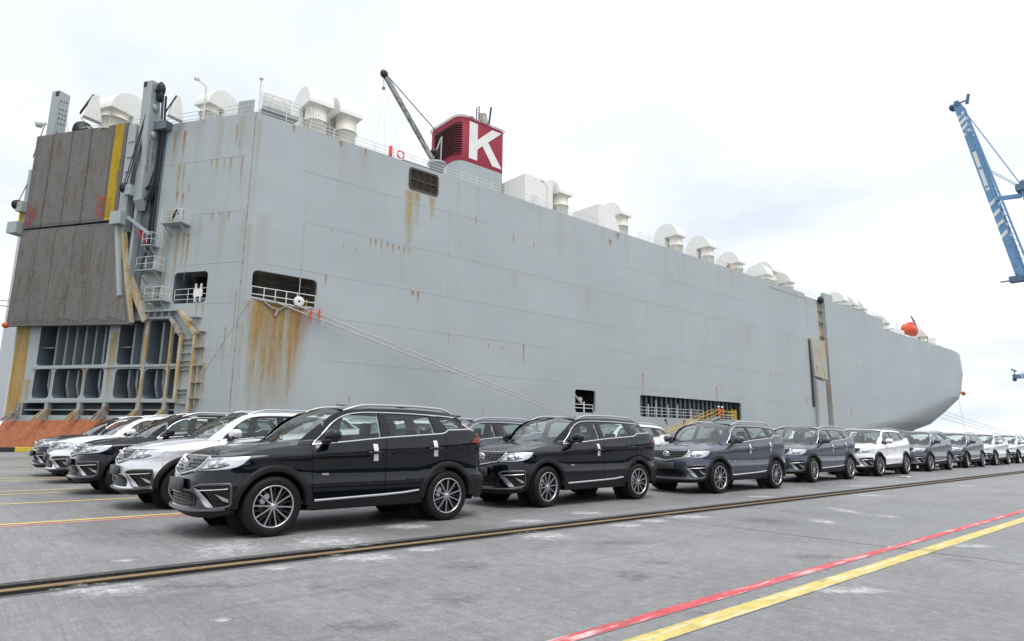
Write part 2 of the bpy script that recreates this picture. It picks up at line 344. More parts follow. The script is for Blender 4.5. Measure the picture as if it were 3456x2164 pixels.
# ------------------------------------------------------------------ the car carrier ship
from mathutils.geometry import tessellate_polygon
HY = 50.0                                    # side plating
EQ = Vector((-0.553, 0.833, 0)); NQ = Vector((-0.833, -0.553, 0)); Q0 = Vector((15.12, 50.0, 0))
def Q(u, z, d=0.0): return Q0+EQ*u+NQ*d+Vector((0, 0, z))          # slanted stern quarter face: u aft, d outwards
def SD(x, z, d=0.0): return Vector((x, HY-d, z))                    # side: d outwards
def hull_mat(name, col, stain=0.35, sc=1.0):
    t = NT(name); p = t.pos('Object')
    a = t.noise(p, 0.10*sc, 5, 0.55); b = t.noise(t.pos('Object', (1.4, 1.4, 0.10)), 1.0, 5, 0.6); c = t.noise(p, 1.7, 6, 0.65); pl = t.noise(t.pos('Object', (0.11, 0.11, 0.42)), 1.0, 1, 0.4)
    base = t.mix(t.ramp(a, [(0.3, 0), (0.7, 1)]), tuple(q*0.93 for q in col), tuple(q*1.06 for q in col))
    base = t.mix(t.math('MULTIPLY', t.ramp(pl, [(0.45, 0), (0.55, 1)]), 0.22), base, tuple(q*0.88 for q in col))
    st = t.math('MULTIPLY', t.ramp(b, [(0.52, 0), (0.80, 1)]), stain)
    base = t.mix(st, base, (0.34, 0.33, 0.27))
    base = t.mix(t.math('MULTIPLY', t.ramp(c, [(0.62, 0), (0.78, 1)]), stain*0.35), base, (0.30, 0.29, 0.24))
    sc_ = t.math('MULTIPLY', t.ramp(t.noise(t.pos('Object', (0.35, 0.35, 6)), 1.0, 5, 0.7), [(0.60, 0), (0.72, 1)]), t.ramp(t.noise(p, 0.22, 3, 0.5), [(0.5, 0), (0.68, 1)]))
    base = t.mix(t.math('MULTIPLY', sc_, 0.35), base, tuple(q*0.70 for q in col))
    t.set(Base_Color=base, Roughness=0.42); t.bump(t.noise(t.pos('Object', (0.55, 0.55, 0.35)), 1.0, 2, 0.45), 0.22, 0.10); return t.m
GREY = (0.392, 0.430, 0.448)
M_HULL = hull_mat('hull grey', GREY, 0.22); M_HULLQ = hull_mat('stern grey', (0.390, 0.430, 0.442), 0.55)
M_STRUCT = hull_mat('structure grey', (0.36, 0.40, 0.41), 0.7, 3)
M_RECESS = hull_mat('recess shade grey', (0.125, 0.15, 0.18), 0.35, 3)  # shade of the deep stern bays is painted into this grey
M_STIFF = hull_mat('stiffener grey', (0.27, 0.31, 0.33), 0.5, 3)
def rusty(name, base, rust, amt=0.5, vert=True):
    t = NT(name); n = t.noise(t.pos('Object', (2.2, 2.2, 0.45 if vert else 2.2)), 1.0, 6, 0.65); q = t.noise(t.pos('Object'), 6, 5, 0.65)
    c = t.mix(t.ramp(n, [(0.62-0.35*amt, 0), (0.80-0.30*amt, 1)]), base, rust)
    c = t.mix(t.math('MULTIPLY', t.ramp(q, [(0.55, 0), (0.72, 1)]), 0.55), c, tuple(v*0.45 for v in rust))
    t.set(Base_Color=c, Roughness=0.75); t.bump(q, 0.25, 0.01); return t.m
M_TAN = rusty('yellow rust stain', (0.46, 0.45, 0.38), (0.40, 0.265, 0.085), 0.62)
M_RUSTY = rusty('rusty steel', (0.36, 0.36, 0.33), (0.22, 0.085, 0.03), 0.45, False)
M_BOOT = rusty('orange boot topping', (0.43, 0.150, 0.065), (0.31, 0.085, 0.035), 0.45, False)
M_WHITE = rusty('deck white', (0.84, 0.83, 0.80), (0.76, 0.72, 0.62), -0.1)
M_CREAM = rusty('duct cream', (0.78, 0.75, 0.67), (0.66, 0.58, 0.40), 0.12)
M_RAILW = simple('rail white', (0.72, 0.72, 0.70), 0.5, var=0.1, scale=2)
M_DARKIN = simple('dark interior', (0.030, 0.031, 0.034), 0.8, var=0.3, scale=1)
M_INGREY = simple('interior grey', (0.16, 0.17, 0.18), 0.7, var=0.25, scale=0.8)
M_BLACKP = simple('black hose', (0.012, 0.012, 0.013), 0.5, var=0.3, scale=4)
M_RAMP = rusty('ramp steel', (0.135, 0.13, 0.125), (0.11, 0.085, 0.065), 0.30); M_RIB = rusty('ramp ribs', (0.41, 0.39, 0.37), (0.30, 0.225, 0.165), 0.34)
M_YELP = rusty('ramp yellow', (0.64, 0.45, 0.03), (0.42, 0.28, 0.05), 0.45)
M_MAROON = rusty('funnel red', (0.275, 0.017, 0.042), (0.23, 0.02, 0.04), 0.3); M_LETTER = simple('letter white', (0.78, 0.77, 0.74), 0.55, var=0.06, scale=1)
M_REDP = simple('red paint', (0.55, 0.035, 0.03), 0.5); M_ORANGE = simple('orange plastic', (0.80, 0.10, 0.035), 0.45, var=0.1, scale=2)
M_YELLOWP = simple('yellow paint', (0.70, 0.46, 0.02), 0.5, var=0.15, scale=4)
M_STENCIL = simple('black stencil', (0.02, 0.02, 0.022), 0.7)
def rust_mat(name, c1, c2, c3=(0.10, 0.045, 0.02), lo=0.15):
    t = NT(name); at = t.new('ShaderNodeAttribute', attribute_name='fade')
    n = t.noise(t.pos('Object', (5, 5, 0.38)), 1.0, 6, 0.7); q = t.noise(t.pos('Object', (3, 3, 1.2)), 1.0, 5, 0.6)
    c = t.mix(t.ramp(q, [(0.35, 0), (0.65, 1)]), c1, c2); c = t.mix(t.ramp(at.outputs['Fac'], [(0.75, 0), (1.0, 0.8)]), c, c3)
    t.set(Base_Color=c, Roughness=0.85)
    tr = t.new('ShaderNodeBsdfTransparent'); mx = t.new('ShaderNodeMixShader')
    f = t.math('MULTIPLY', at.outputs['Fac'], t.ramp(n, [(0.32, lo), (0.62, 1.0)]), clamp=True)
    t.l.new(f, mx.inputs[0]); t.l.new(tr.outputs[0], mx.inputs[1]); t.l.new(t.b.outputs[0], mx.inputs[2]); t.shader(mx.outputs[0]); return t.m
M_STREAK = rust_mat('rust streak', (0.55, 0.25, 0.06), (0.42, 0.17, 0.04), (0.20, 0.07, 0.02), 0.45); M_STREAKY = rust_mat('ochre streak', (0.54, 0.41, 0.16), (0.47, 0.30, 0.09), (0.44, 0.22, 0.06))

L = Vector((100.0, 66.0, -3.2))
ship = empty('car_carrier_ship', L)
tag(ship, 'huge grey car carrier ship with rust streaks and maroon letter funnel moored alongside', 'ship')
def part(mb, name, mat, parent=None, **kw):
    """direct part of the ship (world coordinates) or a sub-part of a part"""
    return mb.build(name, mat, parent or ship, loc=(-L if parent is None else None), **kw)
def rrect(a0, b0, a1, b1, r, n=4):
    out = []
    for cx, cy, t0 in ((a1-r, b1-r, 0), (a0+r, b1-r, 90), (a0+r, b0+r, 180), (a1-r, b0+r, 270)):
        for i in range(n+1): t = R(t0+90*i/n); out.append((cx+r*math.cos(t), cy+r*math.sin(t)))
    return out
def plate(mb, outer, holes, fn, depth=0.25, wall=0):
    loops = [outer]+holes; vv = [[Vector((a, b, 0)) for a, b in l] for l in loops]; tris = tessellate_polygon(vv)
    flat = [p for l in loops for p in l]
    vs = [fn(a, b, 0) for a, b in flat]; nrm = (fn(0, 0, 1)-fn(0, 0, 0)); fs = []
    for t in tris:
        a, b, c = (vs[i] for i in t); fs.append(t if (b-a).cross(c-a).dot(nrm) > 0 else t[::-1])
    mb.add(vs, fs)
    for h in holes:
        n = len(h); mb.cur = wall; mb.add([fn(a, b, 0) for a, b in h]+[fn(a, b, -depth) for a, b in h], [(i, (i+1) % n, n+(i+1) % n, n+i) for i in range(n)])
# ---- openings
H_MOOR = rrect(15.97, 11.43, 21.30, 13.88, 0.42); H_LOUV = rrect(29.65, 24.35, 33.06, 26.62, 0.35)
H_LOW = rrect(52.5, 3.93, 55.95, 6.51, 0.30); H_LONG = rrect(64.25, 3.78, 88.40, 6.46, 0.30)
H_SLOT = [(117.0, 3.0), (119.2, 3.0), (119.2, 26.2), (117.0, 26.2)]
side_out = [(15.12, -3.6), (123.4, -3.6), (123.4, 24.95), (148.7, 24.95), (148.7, 27.1), (123.2, 27.15), (123.2, 26.6), (112.3, 26.6), (112.2, 27.05), (15.12, 27.0)]
m = MB(); plate(m, side_out, [H_MOOR, H_LOUV, H_LOW, H_LONG, H_SLOT], SD); hull = part(m, 'side_plating', M_HULL)
H_Q = rrect(3.12, 11.24, 6.36, 13.80, 0.35)
CELLS = [  # recessed bays between the frames: (u0, z0, u1, z1, r)
    (12.30, 6.52, 19.68, 11.6, 0.3), (8.50, 6.45, 11.20, 10.02, 0.3), (6.05, 6.42, 8.22, 10.0, 0.3), (4.99, 6.40, 5.80, 8.9, 0.2),
    (17.85, 3.80, 19.70, 6.24, 0.35), (14.48, 3.80, 17.52, 6.22, 0.4), (12.33, 3.80, 14.18, 6.20, 0.35),
    (8.60, 3.76, 11.16, 6.12, 0.4), (6.13, 3.72, 8.26, 6.08, 0.4), (5.02, 3.70, 5.84, 6.05, 0.25)]
cell_h = [rrect(*c[:4], c[4]) for c in CELLS]
H_BOT = [(5.0, 2.42), (20.5, 2.42), (20.5, 3.42), (5.0, 3.42)]
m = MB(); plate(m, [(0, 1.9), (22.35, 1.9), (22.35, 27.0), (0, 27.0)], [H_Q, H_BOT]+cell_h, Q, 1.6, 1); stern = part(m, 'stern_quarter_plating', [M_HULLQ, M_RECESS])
# transom and far side, deck
T0 = Q(22.35, 0); m = MB()
pts = [(T0.x, T0.y), (2.4, 82.0), (112, 82.0), (150, 82)]
m.add([(T0.x, T0.y, 1.9), (2.2, 84, 1.9), (2.2, 84, 27), (T0.x, T0.y, 27)], [(3, 2, 1, 0)]); part(m, 'transom', M_HULL)
m = MB(); m.add([SD(15.12, 26.9), SD(112, 26.9), (112, 82, 26.9), (2.2, 84, 26.9), (T0.x, T0.y, 26.9)], [(0, 1, 2, 3, 4)]); m.add([SD(112, 26.5), SD(148.7, 26.5), (148.7, 82, 26.5), (112, 82, 26.5)], [(0, 1, 2, 3)])
part(m, 'weather_deck', M_STRUCT)
# boot topping, all round, leaning out below
m = MB(); lo = [(T0.x-0.3, T0.y-0.1), (Q(22.3, 0, 0.5).x, Q(22.3, 0, 0.5).y), (Q(0, 0, 0.5).x+0.1, Q(0, 0, 0.5).y-0.1), (150, 49.9)]
hi = [(2.2, 84), (Q(22.35, 0, 0.06).x, Q(22.35, 0, 0.06).y), (Q(0, 0, 0.06).x+0.02, Q(0, 0, 0.06).y-0.03), (150, 49.94)]
rows = []
def wob(u): return 0.0
n = 40
top = []; bot = []
for i in range(n+1):
    u = 22.35*(1-i/n); zt = lerp(2.75, 2.28, u/22.35)+0.05*math.sin(u*2.1); top.append(Q(u, zt-0.35, 0.06)); bot.append(Q(u, -3.6, 1.6))
mid = [Q(22.35*(1-i/n), 0.4, 0.75+0.05*math.sin(i*1.3)) for i in range(n+1)]
m.grid([top, mid, bot], smooth=True)
part(m, 'boot_topping', M_BOOT)
# ---- bow: sections by height
lev = [(-3.6, 124, 182, 2.0), (2.0, 124.5, 190, 2.0), (3.87, 132.8, 195.6, 2.03), (5.46, 148, 206, 2.12), (8.96, 167.5, 214.7, 2.31), (12.6, 186, 222, 2.5), (14.5, 188.8, 224.8, 2.5), (17.5, 190.5, 226.5, 2.5), (19.6, 192.2, 228.2, 2.5), (26, 191, 227, 2.5)]
lz = [l[0] for l in lev]
fXs = lambda z: float(np.interp(z, lz, [l[1] for l in lev])); fXe = lambda z: float(np.interp(z, lz, [l[2] for l in lev])); fP = lambda z: float(np.interp(z, lz, [l[3] for l in lev]))
def hb(x, z):
    xs, xe = fXs(z), fXe(z)
    if x <= xs: return HY
    t = min(1, (x-xs)/(xe-xs)); return 66-16*math.sqrt(max(0, 1-t**fP(z)))
m = MB(); rows = []; far = []
for z in [-3.6, -1, 1, 2.0, 3.0, 3.87, 4.7, 5.46, 6.6, 7.8, 8.96, 10.2, 11.4, 12.4, 12.6, 12.8, 13.6, 14.5, 16, 17.5, 19.6, 22, 24.95]:
    row = []
    xe = fXe(z); xs = max(123.5, fXs(z))
    st = [123.38+(xs-123.38)*i/10 for i in range(10)]+[xs+(xe-xs)*math.sin(math.pi/2*i/22) for i in range(23)]
    row = [Vector((s, hb(s, z)+0.0, z)) for s in st]; rows.append(row); far.append([Vector((v.x, 132-v.y, v.z)) for v in row])
m.grid(rows); m.grid(far, flip=True)
part(m, 'bow_plating', M_HULL)
m = MB(); r_ = rows[-1]; m.add([Vector((v.x, v.y, 24.4)) for v in r_]+[Vector((v.x, v.y, 24.4)) for v in far[-1][::-1]], [tuple(range(2*len(r_)))]); part(m, 'fore_deck', M_STRUCT)
m = MB(); m.box((148.6, 50.02, 24.5), (148.9, 82, 27.05)); part(m, 'deck_break_bulkhead', M_HULL)
# corner strake down the stern edge
m = MB(); m.beam(SD(15.14, 2.0, 0.01), SD(15.14, 27.0, 0.01), 0.06, 0.06); part(m, 'corner_bar', M_RUSTY)
# ---- weld seams
def seam(fn, a0, z0, a1, z1, parent, w=0.07, h=0.012):
    m = MB(); A, B = fn(a0, z0, h/2), fn(a1, z1, h/2); n = (fn(0, 0, 1)-fn(0, 0, 0)); m.beam(A, B, w, h, n); part(m, 'weld_seam', M_HULL if fn is SD else M_HULLQ, parent)
for z, x0, x1 in ((23.2, 19, 40), (18.75, 20, 112), (14.55, 16.5, 60), (10.9, 21.5, 50), (7.25, 22.5, 116), (22.6, 60, 112), (11.6, 56, 112)): seam(SD, x0, z, x1, z-0.0005*(x1-x0), hull)
for x, z0, z1 in ((19.8, 11, 23.2), (34.5, 14.55, 24), (48, 7.25, 18.7), (73.5, 7.25, 26.9), (92, 2.2, 18.7)): seam(SD, x, z0, x, z1, hull)
seam(SD, 112.6, 2.2, 112.6, 26.6, hull, 0.12, 0.03); seam(SD, 99.0, 26.2, 112.2, 26.2, hull, 0.1, 0.05)
for z, u0, u1 in ((23.3, 0.6, 8.6), (18.65, 0.3, 5.0), (14.4, 0.2, 6.4), (11.15, 0.3, 3.1), (7.0, 0.3, 2.9)): seam(Q, u0, z, u1, z, stern)
for u, z0, z1 in ((0.75, 11.2, 26), (4.6, 14.4, 18.65)): seam(Q, u, z0, u, z1, stern)
# ---- rust
def streak(fn, a, z, w, l, mat, parent, d=0.006, ragged=0.15, peak=1.0):
    rows = []; fade = []; nr = 7; nc = 5; rnd = random.random()
    for i in range(nr):
        t = i/(nr-1); ww = w*(1-0.35*t)
        row = []
        for j in range(nc):
            q = j/(nc-1)*2-1; row.append(fn(a+q*ww/2, z-l*t-(0.06*l*rnd*(1-abs(q)) if i else 0), d)); fade.append(peak*(1-abs(q))**0.7*(1-t)**0.9*(1.0 if i else 0.85))
        rows.append(row)
    m = MB(); m.grid(rows); o = part(m, 'rust_streak', mat, parent)
    at = o.data.attributes.new('fade', 'FLOAT', 'POINT'); at.data.foreach_set('value', fade); return o
rs = random.Random(3)
# below the mooring opening: broad stained patches
for x, w, l, mt in ((17.2, 2.2, 9.2, M_STREAKY), (19.0, 2.4, 9.0, M_STREAKY), (17.9, 0.55, 7.2, M_STREAK), (19.35, 0.45, 7.8, M_STREAK), (16.4, 0.7, 8.8, M_STREAKY), (20.2, 1.2, 6.0, M_STREAKY), (18.6, 0.3, 6.0, M_STREAK), (16.9, 0.3, 4.0, M_STREAK), (20.0, 0.25, 3.6, M_STREAK), (17.4, 3.6, 9.4, M_STREAKY), (18.2, 4.6, 9.0, M_STREAKY), (16.6, 0.3, 5.5, M_STREAK), (19.8, 0.35, 6.5, M_STREAK), (18.3, 0.5, 8.0, M_STREAKY), (19.5, 0.6, 8.2, M_STREAKY), (17.3, 0.5, 8.6, M_STREAKY)):
    streak(SD, x, 11.40, w*1.35, l, mt, hull, 0.004+0.004*rs.random(), peak=0.40 if w > 1 else 0.9)
for x, z, w, l in ((29.9, 24.2, 1.4, 6.5), (32.4, 24.2, 0.9, 2.4), (30.7, 24.2, 0.8, 3.5), (23.4, 17.6, 0.18, 0.6), (24.7, 17.45, 0.15, 0.5), (22.3, 18.6, 0.12, 0.5)): streak(SD, x, z, w, l, M_STREAKY, hull)
for x, z, w, l in ((26.0, 18.62, 0.2, 1.1), (26.5, 18.6, 0.3, 0.8), (27.1, 18.6, 0.2, 1.2), (27.7, 18.6, 0.25, 0.7), (28.3, 18.55, 0.3, 1.0), (28.9, 18.5, 0.35, 0.5), (29.5, 18.5, 0.2, 0.9), (30.1, 18.5, 0.2, 0.6),
                   (30.6, 14.5, 0.5, 0.6), (31.2, 14.5, 0.35, 1.3), (22.0, 14.5, 0.3, 1.0), (37.8, 23.5, 0.25, 0.9), (43.0, 22.6, 0.25, 1.1), (46.0, 22.4, 0.2, 0.8), (36.0, 20.7, 0.15, 0.6), (44.6, 10.9, 0.3, 2.3), (34.8, 11, 0.12, 1.6), (39.8, 10.5, 0.15, 0.6), (41.6, 10.4, 0.15, 0.7),
                   (64.9, 9.2, 0.35, 3.0), (81.9, 8.6, 0.45, 3.0), (83.3, 8.5, 0.2, 1.4), (110.2, 8.6, 0.4, 2.0), (112.0, 8.6, 0.35, 1.7), (98, 12, 0.2, 1.5), (59, 25.6, 0.9, 0.9), (60.5, 26.8, 1.0, 1.0), (128.5, 7.2, 0.4, 2.4), (133, 16, 0.3, 1.2), (24.8, 4.4, 0.15, 1.2), (39.2, 3.6, 0.12, 1.0), (25.0, 26.95, 0.3, 1.0), (22.6, 26.9, 0.5, 0.7), (18.3, 26.9, 0.35, 0.8)):
    streak(SD, x, z, w, l, M_STREAK, hull)
for u, z, w, l, mt in ((7.9, 26.3, 0.45, 3.6, M_STREAKY), (6.9, 26.2, 0.45, 3.2, M_STREAK), (6.6, 23.2, 0.3, 3.2, M_STREAKY), (7.1, 23.2, 0.5, 4.0, M_STREAKY), (1.7, 26.1, 0.35, 2.1, M_STREAKY), (1.3, 24.6, 0.12, 0.8, M_STREAK), (2.0, 23.3, 0.35, 1.8, M_STREAKY), (2.6, 23.3, 0.2, 1.6, M_STREAKY), (3.4, 23.3, 0.2, 1.2, M_STREAKY), (3.9, 23.3, 0.15, 0.8, M_STREAK), (0.9, 23.4, 0.2, 3.2, M_STREAK),
                       (7.0, 20.8, 0.3, 1.2, M_STREAK), (6.4, 20.6, 0.3, 1.4, M_STREAK), (6.2, 19.2, 0.25, 1.2, M_STREAK), (7.2, 19.0, 0.25, 1.1, M_STREAK), (5.9, 21.3, 0.15, 0.9, M_STREAK), (1.7, 18.6, 0.25, 0.9, M_STREAK), (2.6, 18.6, 0.15, 0.5, M_STREAK), (3.2, 18.6, 0.15, 0.8, M_STREAK), (3.4, 18.6, 0.12, 0.9, M_STREAK), (2.3, 18.65, 0.12, 0.8, M_STREAK),
                       (6.5, 17.2, 0.35, 4.6, M_STREAKY), (5.85, 17.2, 0.3, 3.6, M_STREAKY), (5.4, 17.1, 0.35, 4.4, M_STREAKY), (5.4, 17.1, 0.15, 2.4, M_STREAK), (3.9, 11.2, 0.3, 1.2, M_STREAKY), (3.3, 11.2, 0.3, 1.4, M_STREAKY), (1.0, 9.2, 0.22, 4.0, M_STREAKY), (1.2, 8.0, 0.12, 1.5, M_STREAK), (2.9, 8.2, 0.3, 5.4, M_STREAKY), (2.6, 6.5, 0.5, 3.8, M_STREAKY), (0.3, 12.0, 0.2, 5.5, M_STREAKY),
                       (11.6, 9.2, 1.0, 6.0, M_STREAKY), (11.9, 8.6, 0.5, 5.4, M_STREAKY), (20.3, 5.4, 1.0, 2.6, M_STREAKY), (8.35, 8.4, 0.3, 4.5, M_STREAK), (5.9, 8.2, 0.25, 4.6, M_STREAK), (14.3, 6.2, 0.3, 2.6, M_STREAK), (17.7, 6.0, 0.3, 2.4, M_STREAKY)):
    streak(Q, u, z, w, l, mt, stern, 0.004+0.003*rs.random())
for k in range(26):
    x = 16+4.6*k*0.9+rs.random()*3; streak(SD, x, 26.9 if k % 3 else 18.6, 0.5+1.2*rs.random(), 2.0+5*rs.random(), M_STREAKY, hull, 0.003, peak=0.16)
for k in range(8): streak(Q, 0.2+1.05*k, 26.8 if k % 2 else 18.5, 0.7+0.6*rs.random(), 4+4*rs.random(), M_STREAKY, stern, 0.003, peak=0.22)
for x, z, w, l in ((15.5, 26.5, 0.5, 9), (15.45, 17.5, 0.5, 8), (15.5, 9.5, 0.6, 7.5)): streak(SD, x, z, w, l, M_STREAKY, hull, 0.003, peak=0.35)
# tan stained strip at the after end of the quarter
m = MB(); m.add([Q(20.9, 10.2, 0.004), Q(22.34, 10.2, 0.004), Q(22.34, 2.3, 0.004), Q(20.75, 2.3, 0.004)], [(0, 1, 2, 3)]); o = part(m, 'stained_strip', rusty('ochre stain', (0.44, 0.34, 0.16), (0.40, 0.235, 0.06), 0.75), stern)
m = MB(); m.box((-0.06, -0.06, 2.0), (0.06, 0.06, 12.0)); v = [Q(22.42, 0, 0.0)+Vector(q) for q in m.v]; m.v = [tuple(q) for q in v]; part(m, 'edge_pipe', M_RAILW)
# ---- interiors behind the openings (five-sided boxes)
def room(fn, a0, b0, a1, b1, depth, mat, name, pad=0.6, d0=-0.26):
    m = MB(); c = [(a0-pad, b0-0.05), (a1+pad, b0-0.05), (a1+pad, b1+pad), (a0-pad, b1+pad)]
    f = [fn(a, b, d0) for a, b in c]; k = [fn(a, b, -depth) for a, b in c]; m.add(f+k, [(4, 5, 6, 7), (0, 1, 5, 4), (1, 2, 6, 5), (2, 3, 7, 6), (3, 0, 4, 7)]); return part(m, name, mat)
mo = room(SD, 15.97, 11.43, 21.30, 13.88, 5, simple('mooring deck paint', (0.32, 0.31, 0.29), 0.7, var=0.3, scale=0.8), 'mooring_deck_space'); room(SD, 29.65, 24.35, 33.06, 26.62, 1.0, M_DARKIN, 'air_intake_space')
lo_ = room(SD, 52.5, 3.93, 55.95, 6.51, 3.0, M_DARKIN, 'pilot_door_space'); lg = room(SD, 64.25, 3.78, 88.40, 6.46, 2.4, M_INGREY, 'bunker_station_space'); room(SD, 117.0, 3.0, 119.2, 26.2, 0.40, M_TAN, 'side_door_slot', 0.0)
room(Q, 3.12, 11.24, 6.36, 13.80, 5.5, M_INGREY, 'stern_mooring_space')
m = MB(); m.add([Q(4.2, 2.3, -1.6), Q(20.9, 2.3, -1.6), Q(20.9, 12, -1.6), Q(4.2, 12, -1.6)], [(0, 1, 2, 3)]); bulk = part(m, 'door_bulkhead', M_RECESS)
# stiffeners in the bays
def fin(u, z0, z1, par=None, d0=-1.58, d1=-0.45, w=0.05, kink=False):
    m = MB()
    P = [(z1, d1), (z0+(1.0 if kink else 0), d1)] + ([(z0, d1-0.30)] if kink else [])
    for a, b in zip(P[:-1], P[1:]):
        m.add([Q(u-w/2, a[0], a[1]), Q(u+w/2, a[0], a[1]), Q(u+w/2, b[0], b[1]), Q(u-w/2, b[0], b[1]), Q(u-w/2, a[0], d0), Q(u+w/2, a[0], d0), Q(u+w/2, b[0], d0), Q(u-w/2, b[0], d0)], [(0, 3, 2, 1), (0, 4, 7, 3), (1, 2, 6, 5)])
        m.add([Q(u-0.10, a[0], a[1]), Q(u+0.10, a[0], a[1]), Q(u+0.10, b[0], b[1]), Q(u-0.10, b[0], b[1])], [(0, 3, 2, 1)])
    part(m, 'stiffener', M_STIFF, bulk)
for u in (18.3, 17.25, 16.22, 15.2, 14.14, 13.14): fin(u, 6.55, 11.2)
for u in (10.15, 9.2, 7.31, 6.49): fin(u, 6.5, 9.9)
for u in (18.6, 16.6, 15.5, 13.2, 10.2, 9.4, 7.5, 6.8): fin(u, 3.82, 6.15, kink=True)
for u0, u1, z in ((18.35, 19.6, 8.05), (10.2, 11.15, 7.9)):
    m = MB(); m.box((0, 0, 0), (1, 1, 1)); m.v = [tuple(Q(lerp(u0, u1, v[0]), z+0.05*v[2], lerp(-1.58, -0.3, v[1]))) for v in m.v]; part(m, 'shelf_plate', M_STRUCT, bulk)
m = MB(); m.v = []; m.box((0, 0, 0), (1, 1, 1)); m.v = [tuple(Q(lerp(5.0, 20.5, v[0]), lerp(2.82, 2.92, v[2]), lerp(-1.58, -0.2, v[1]))) for v in m.v]; part(m, 'lower_shelf', M_STRUCT, bulk)
# proud frame bars between the bays
def qbox(u0, z0, u1, z1, d0, d1, name, mat, parent=None):
    m = MB(); m.box((0, 0, 0), (1, 1, 1)); m.v = [tuple(Q(lerp(u0, u1, v[0]), lerp(z0, z1, v[2]), lerp(d0, d1, v[1]))) for v in m.v]; return part(m, name, mat, parent)
def qbeam(a, b, w, h, name, mat, parent=None):
    m = MB(); m.beam(Q(*a), Q(*b), w, h, NQ); return part(m, name, mat, parent)
for u0, u1 in ((8.24, 8.48), (5.84, 6.03)): qbox(u0, 3.45, u1, 10.1, 0.004, 0.16, 'frame_bar', M_TAN, stern)
for z0, z1 in ((6.24, 6.42), (3.44, 3.66)): qbox(4.95, z0, 20.0, z1, 0.004, 0.12, 'frame_bar', M_STRUCT, stern)
qbox(4.72, 3.4, 4.97, 8.7, 0.004, 0.35, 'frame_bar', M_TAN, stern); qbox(3.35, 2.6, 3.60, 8.75, 0.004, 0.40, 'frame_bar', M_TAN, stern)
qbeam((4.85, 8.65, 0.2), (5.95, 10.0, 0.2), 0.28, 0.40, 'frame_bar', M_RUSTY, stern); qbeam((3.5, 8.7, 0.22), (5.25, 10.65, 0.22), 0.24, 0.46, 'frame_bar', M_TAN, stern)
qbox(5.2, 10.58, 8.8, 10.72, 0.004, 0.5, 'frame_bar', M_STRUCT, stern); qbox(5.9, 10.04, 8.75, 10.18, 0.004, 0.3, 'frame_bar', M_STRUCT, stern)
for u in (8.2, 7.5, 6.8, 6.1): qbox(u-0.03, 10.18, u+0.03, 10.58, 0.004, 0.40, 'bracket', M_STRUCT, stern)
for z in (8.3, 7.9, 7.2, 6.6, 6.2, 5.9, 4.4, 4.1, 3.3): qbox(3.6, z, 4.72, z+0.06, 0.004, 0.25, 'rung_plate', M_RUSTY, stern)
for z in (8.85, 7.6, 6.2, 4.9, 3.7): qbox(2.75, z, 3.35, z+0.06, 0.004, 0.45, 'bracket', M_RUSTY, stern)
qbox(2.86, 3.2, 2.92, 6.2, 0.36, 0.42, 'frame_pipe', M_TAN, stern); qbox(3.3, 10.0, 4.2, 10.06, 0.004, 0.5, 'bracket', M_STRUCT, stern)
m = MB(); m.beam(Q(10.6, 13.6, 0.3), Q(8.35, 9.9, 0.3), 0.55, 0.35, NQ); part(m, 'diagonal_strut', M_TAN, stern)
# hinges along the sill
for u in (20.9, 17.72, 14.33, 11.75, 8.4, 5.9):
    qbox(u-0.18, 2.3, u+0.18, 3.5, -0.2, 0.18, 'hinge_post', M_RUSTY, stern)
    for q in (-1, 1):
        m = MB(); m.prism([(0, 3.0), (0, 2.15), (1.1, 1.95)], lambda a, b, d: Q(u+0.10*q+d+q*0.35*a*0.4, b, 0.15+a), -0.04, 0.04); part(m, 'hinge_bracket', M_RUSTY if u in (20.9, 11.75) else M_TAN, stern)
# ---- the stowed stern ramp (two leaves)
RO = 1.0
rampo = qbox(12.05, 18.45, 22.25, 27.1, 0.35, RO-0.05, 'upper_ramp_leaf', M_RAMP)
m = MB(); z = 18.7; k = 0
while z < 27.0:
    for a, b in ((13.55, 15.85), (15.95, 18.0), (18.1, 20.2), (20.3, 21.7)):
        m.add([Q(a, z, RO-0.05), Q(b, z, RO-0.05), Q(b, z+0.09, RO+0.02), Q(a, z+0.09, RO+0.02), Q(a, z+0.10, RO-0.05), Q(b, z+0.10, RO-0.05)], [(0, 1, 2, 3)[::-1], (3, 2, 5, 4)[::-1]])
    z += 0.165
tag(part(m, 'tread_ribs', M_RIB, rampo), kind='stuff')
qbox(12.42, 18.5, 13.32, 27.05, RO-0.05, RO-0.03, 'yellow_walkway', M_YELP, rampo)
m = MB(); z = 18.7
while z < 27.0: m.add([Q(12.44, z, RO-0.04), Q(13.30, z, RO-0.04), Q(13.30, z+0.12, RO+0.02), Q(12.44, z+0.12, RO+0.02), Q(12.44, z+0.13, RO-0.04), Q(13.30, z+0.13, RO-0.04)], [(3, 2, 1, 0), (4, 5, 2, 3)]); z += 0.165
tag(part(m, 'walkway_ribs', M_YELP, rampo), kind='stuff')
for u in (15.9, 18.05, 20.25): qbox(u-0.04, 18.5, u+0.04, 27.05, RO-0.05, RO+0.03, 'ramp_rail', M_RAMP, rampo)
for u, sgn in ((13.45, 1), (21.2, 1)):
    for i in range(3): qbox(u-0.3+0.35*i, 18.55, u-0.265+0.35*i, 20.6 if u < 20 else 20.2, RO+0.25, RO+0.285, 'red_gate_bar', M_REDP, rampo)
    for z in (18.9, 19.6, 20.3): qbox(u-0.33, z, u+0.43, z+0.035, RO+0.25, RO+0.30, 'red_gate_bar', M_REDP, rampo)
